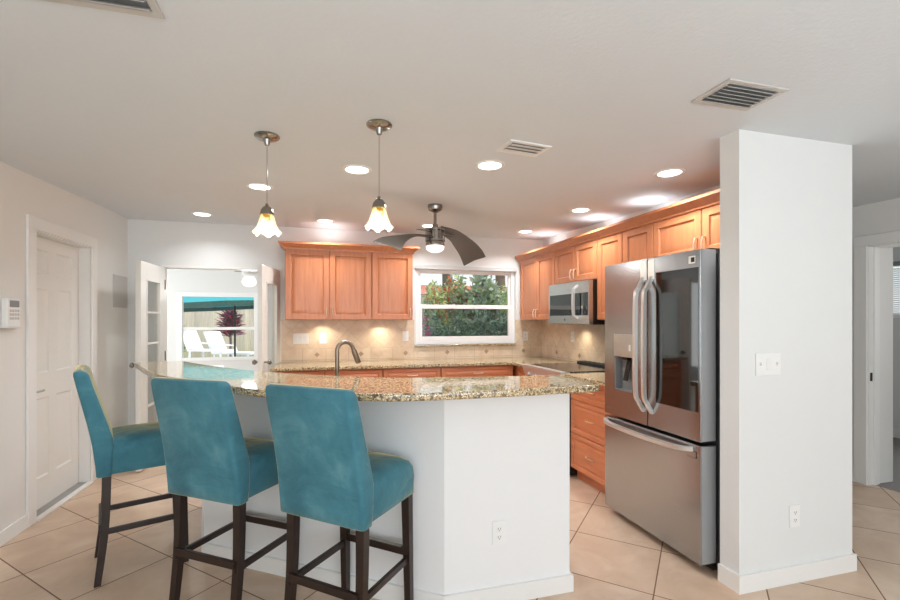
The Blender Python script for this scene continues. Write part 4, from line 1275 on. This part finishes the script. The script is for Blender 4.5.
# leafy things
def leaves(mb, c, rad, n, size, shape='ball', mats=1, weights=None, seed=1, narrow=0.45):
    rnd = random.Random(seed)
    bm = mb.bm
    for i in range(n):
        while True:
            p = Vector((rnd.uniform(-1, 1), rnd.uniform(-1, 1), rnd.uniform(-1, 1)))
            if 0.25 < p.length < 1:
                break
        p = p.normalized() * (p.length ** 0.4)
        p = Vector([math.copysign(abs(k_) ** 0.72, k_) for k_ in p])
        w = 1 + 0.22 * math.sin(5 * p.x + 3 * p.z + seed) + 0.12 * math.sin(9 * p.y + 7 * p.z)
        q = Vector(c) + Vector((p.x * rad[0] * w, p.y * rad[1] * w, p.z * rad[2] * w))
        if q.z < -0.1:
            continue
        d = Vector((rnd.gauss(0, 1), rnd.gauss(0, 1), rnd.gauss(0.3, 0.8))).normalized()
        s = d.cross(Vector((rnd.gauss(0, 1), rnd.gauss(0, 1), rnd.gauss(0, 1)))).normalized()
        L = size * rnd.uniform(0.6, 1.3)
        v = [bm.verts.new(q), bm.verts.new(q + d * L * 0.5 + s * L * narrow * 0.5), bm.verts.new(q + d * L), bm.verts.new(q + d * L * 0.5 - s * L * narrow * 0.5)]
        f = bm.faces.new(v)
        f.material_index = rnd.choices(range(mats), weights)[0] if mats > 1 else 0
def shrub(name, label, c, rad, n, size, mats, weights, seed, stems=4, group=None, base=-0.12):
    o = thing(name, label, 'shrub', (c[0], c[1], base), 0, group)
    mb = MB()
    leaves(mb, c, rad, n, size, mats=len(mats), weights=weights, seed=seed)
    mb.build('foliage', mats, o, smooth=0)
    m = MB()
    rnd = random.Random(seed + 50)
    for i in range(stems):
        a = rnd.uniform(0, 6.28)
        m.tube([(c[0] + 0.06 * math.cos(a), c[1] + 0.06 * math.sin(a), base), (c[0] + rad[0] * 0.3 * math.cos(a), c[1] + rad[1] * 0.3 * math.sin(a), c[2] * 0.6), (c[0] + rad[0] * 0.6 * math.cos(a), c[1] + rad[1] * 0.6 * math.sin(a), c[2] + rad[2] * 0.4)], 0.018, 6, taper=[1, 0.7, 0.4])
    m.build('stem', 'bark', o)
    return o
GH = 'shrubs outside the kitchen window'
shrub('garden_shrub', 'lime and coral flowering shrub at the left outside the kitchen window', (2.02, 8.9, 1.02), (0.40, 0.32, 0.84), 2600, 0.11, ['leaf_lime', 'leaf_green', 'flower_coral'], [5, 4, 1.4], 3, 4, GH)
shrub('garden_shrub', 'coral flowered green shrub left of centre outside the kitchen window', (2.66, 9.3, 1.20), (0.42, 0.32, 1.02), 2800, 0.11, ['leaf_green', 'leaf_lime', 'flower_coral', 'leaf_grey'], [5, 3, 2.4, 2], 4, 4, GH)
shrub('garden_shrub', 'grey green spiky shrub in the middle of the kitchen window view', (3.28, 9.0, 1.22), (0.42, 0.32, 1.05), 3000, 0.15, ['leaf_grey', 'leaf_green'], [6, 3], 5, 4, GH)
shrub('garden_shrub', 'yellow green shrub at the right edge of the kitchen window view', (3.92, 9.2, 1.0), (0.42, 0.32, 0.88), 2600, 0.11, ['leaf_lime', 'leaf_green', 'leaf_grey'], [4, 4, 3], 6, 4, GH)
shrub('garden_shrub', 'dark low shrub behind the lower left pane of the kitchen window', (2.02, 7.6, 0.60), (0.26, 0.28, 0.70), 2400, 0.10, ['leaf_dark', 'leaf_green', 'leaf_grey'], [4, 3, 2], 7, 4, GH)
shrub('garden_shrub', 'dark low shrub behind the lower middle of the kitchen window', (2.58, 7.75, 0.62), (0.26, 0.28, 0.74), 2400, 0.10, ['leaf_dark', 'leaf_green', 'leaf_grey'], [4, 3, 3], 8, 4, GH)
shrub('garden_shrub', 'dark low shrub behind the lower right pane of the kitchen window', (3.14, 7.6, 0.62), (0.26, 0.28, 0.72), 2400, 0.10, ['leaf_dark', 'leaf_grey'], [4, 3], 9, 4, GH)
shrub('garden_shrub', 'magenta flowering shrub at the lower left edge of the kitchen window', (1.52, 6.9, 0.75), (0.12, 0.16, 0.60), 900, 0.08, ['flower_pink', 'leaf_dark'], [3, 4], 10, 3, GH)
# tree trunks
def tree(label, x, y, r, h, cz, rad, n, mats, seed):
    o = thing('tree', label, 'tree', (x, y, -0.12), 0, 'trees beyond the shrubs')
    MB().tube([(x, y, -0.12), (x + 0.05, y, h * 0.5), (x, y, h)], r, 12, taper=[1.2, 1, 0.9]).build('trunk', 'bark', o)
    mb = MB(); leaves(mb, (x, y, cz), rad, n, 0.3, seed=seed, mats=len(mats), weights=[1] * len(mats), narrow=0.25)
    mb.build('crown', mats, o, smooth=0)
tree('tree with a pale trunk right of centre beyond the shrubs', 5.0, 12.2, 0.15, 3.6, 4.4, (0.8, 0.8, 1.0), 900, ['leaf_green', 'leaf_grey'], 21)
tree('tree with a darker trunk left of centre beyond the shrubs', 4.25, 15.2, 0.20, 3.6, 4.6, (0.8, 0.8, 1.0), 900, ['leaf_dark', 'leaf_green'], 22)
# neighbour's house
o = thing('house', 'neighbouring beige house with a red tiled roof beyond the shrubs', 'house', (5.0, 20, -0.12))
MB().box(1.9, 12.0, 18.5, 24, -0.12, 2.45).build('walls', 'stucco', o)
m = MB().loft([[(1.5, 18.1, 2.45), (12.4, 18.1, 2.45), (12.4, 24.4, 2.45), (1.5, 24.4, 2.45)], [(2.4, 21.0, 3.05), (10.5, 21.0, 3.05), (10.5, 21.6, 3.05), (2.4, 21.6, 3.05)]])
m.build('roof', 'roof_red', o)
w_ = MB().box(6.2, 7.4, 18.47, 18.52, 0.9, 1.8).build('window', 'white_metal', o)
MB().box(6.26, 7.34, 18.46, 18.50, 0.96, 1.74).build('pane', 'black_glass', w_)
# red cordyline by the fence
def spiky(label, x, y, n, L, zb, mats, seed):
    o = thing('spiky_plant', label, 'plant', (x, y, -0.12))
    rnd = random.Random(seed)
    m = MB()
    bm = m.bm
    for i in range(n):
        a = rnd.uniform(0, 2 * PI); el = rnd.uniform(R(5), R(80)); l = L * rnd.uniform(0.6, 1.1)
        z0 = zb + rnd.uniform(-0.35, 0.35)
        d = Vector((math.cos(a) * math.cos(el), math.sin(a) * math.cos(el), math.sin(el)))
        s = Vector((-math.sin(a), math.cos(a), 0)) * 0.045
        p0 = Vector((x, y, z0)); p1 = p0 + d * l * 0.6; p2 = p0 + d * l + Vector((0, 0, -0.12 * l))
        v = [bm.verts.new(p0 - s * 0.5), bm.verts.new(p0 + s * 0.5), bm.verts.new(p1 + s), bm.verts.new(p2), bm.verts.new(p1 - s)]
        f = bm.faces.new(v); f.material_index = rnd.choices(range(len(mats)), [2] + [3] * (len(mats) - 1))[0]
    m.build('leaves', mats, o, smooth=0)
    MB().tube([(x, y, -0.12), (x + 0.03, y, zb * 0.5), (x, y, zb + 0.2)], 0.04, 8).build('stem', 'bark', o)
spiky('red leaved spiky plant in front of the wooden fence', -3.10, 17.3, 260, 0.60, 1.12, ['leaf_red', 'leaf_plum', 'leaf_plum'], 31)
spiky('green spiky plant at the left edge of the sunroom window view', -4.95, 18.1, 120, 0.7, 0.45, ['leaf_lime', 'leaf_green'], 32)
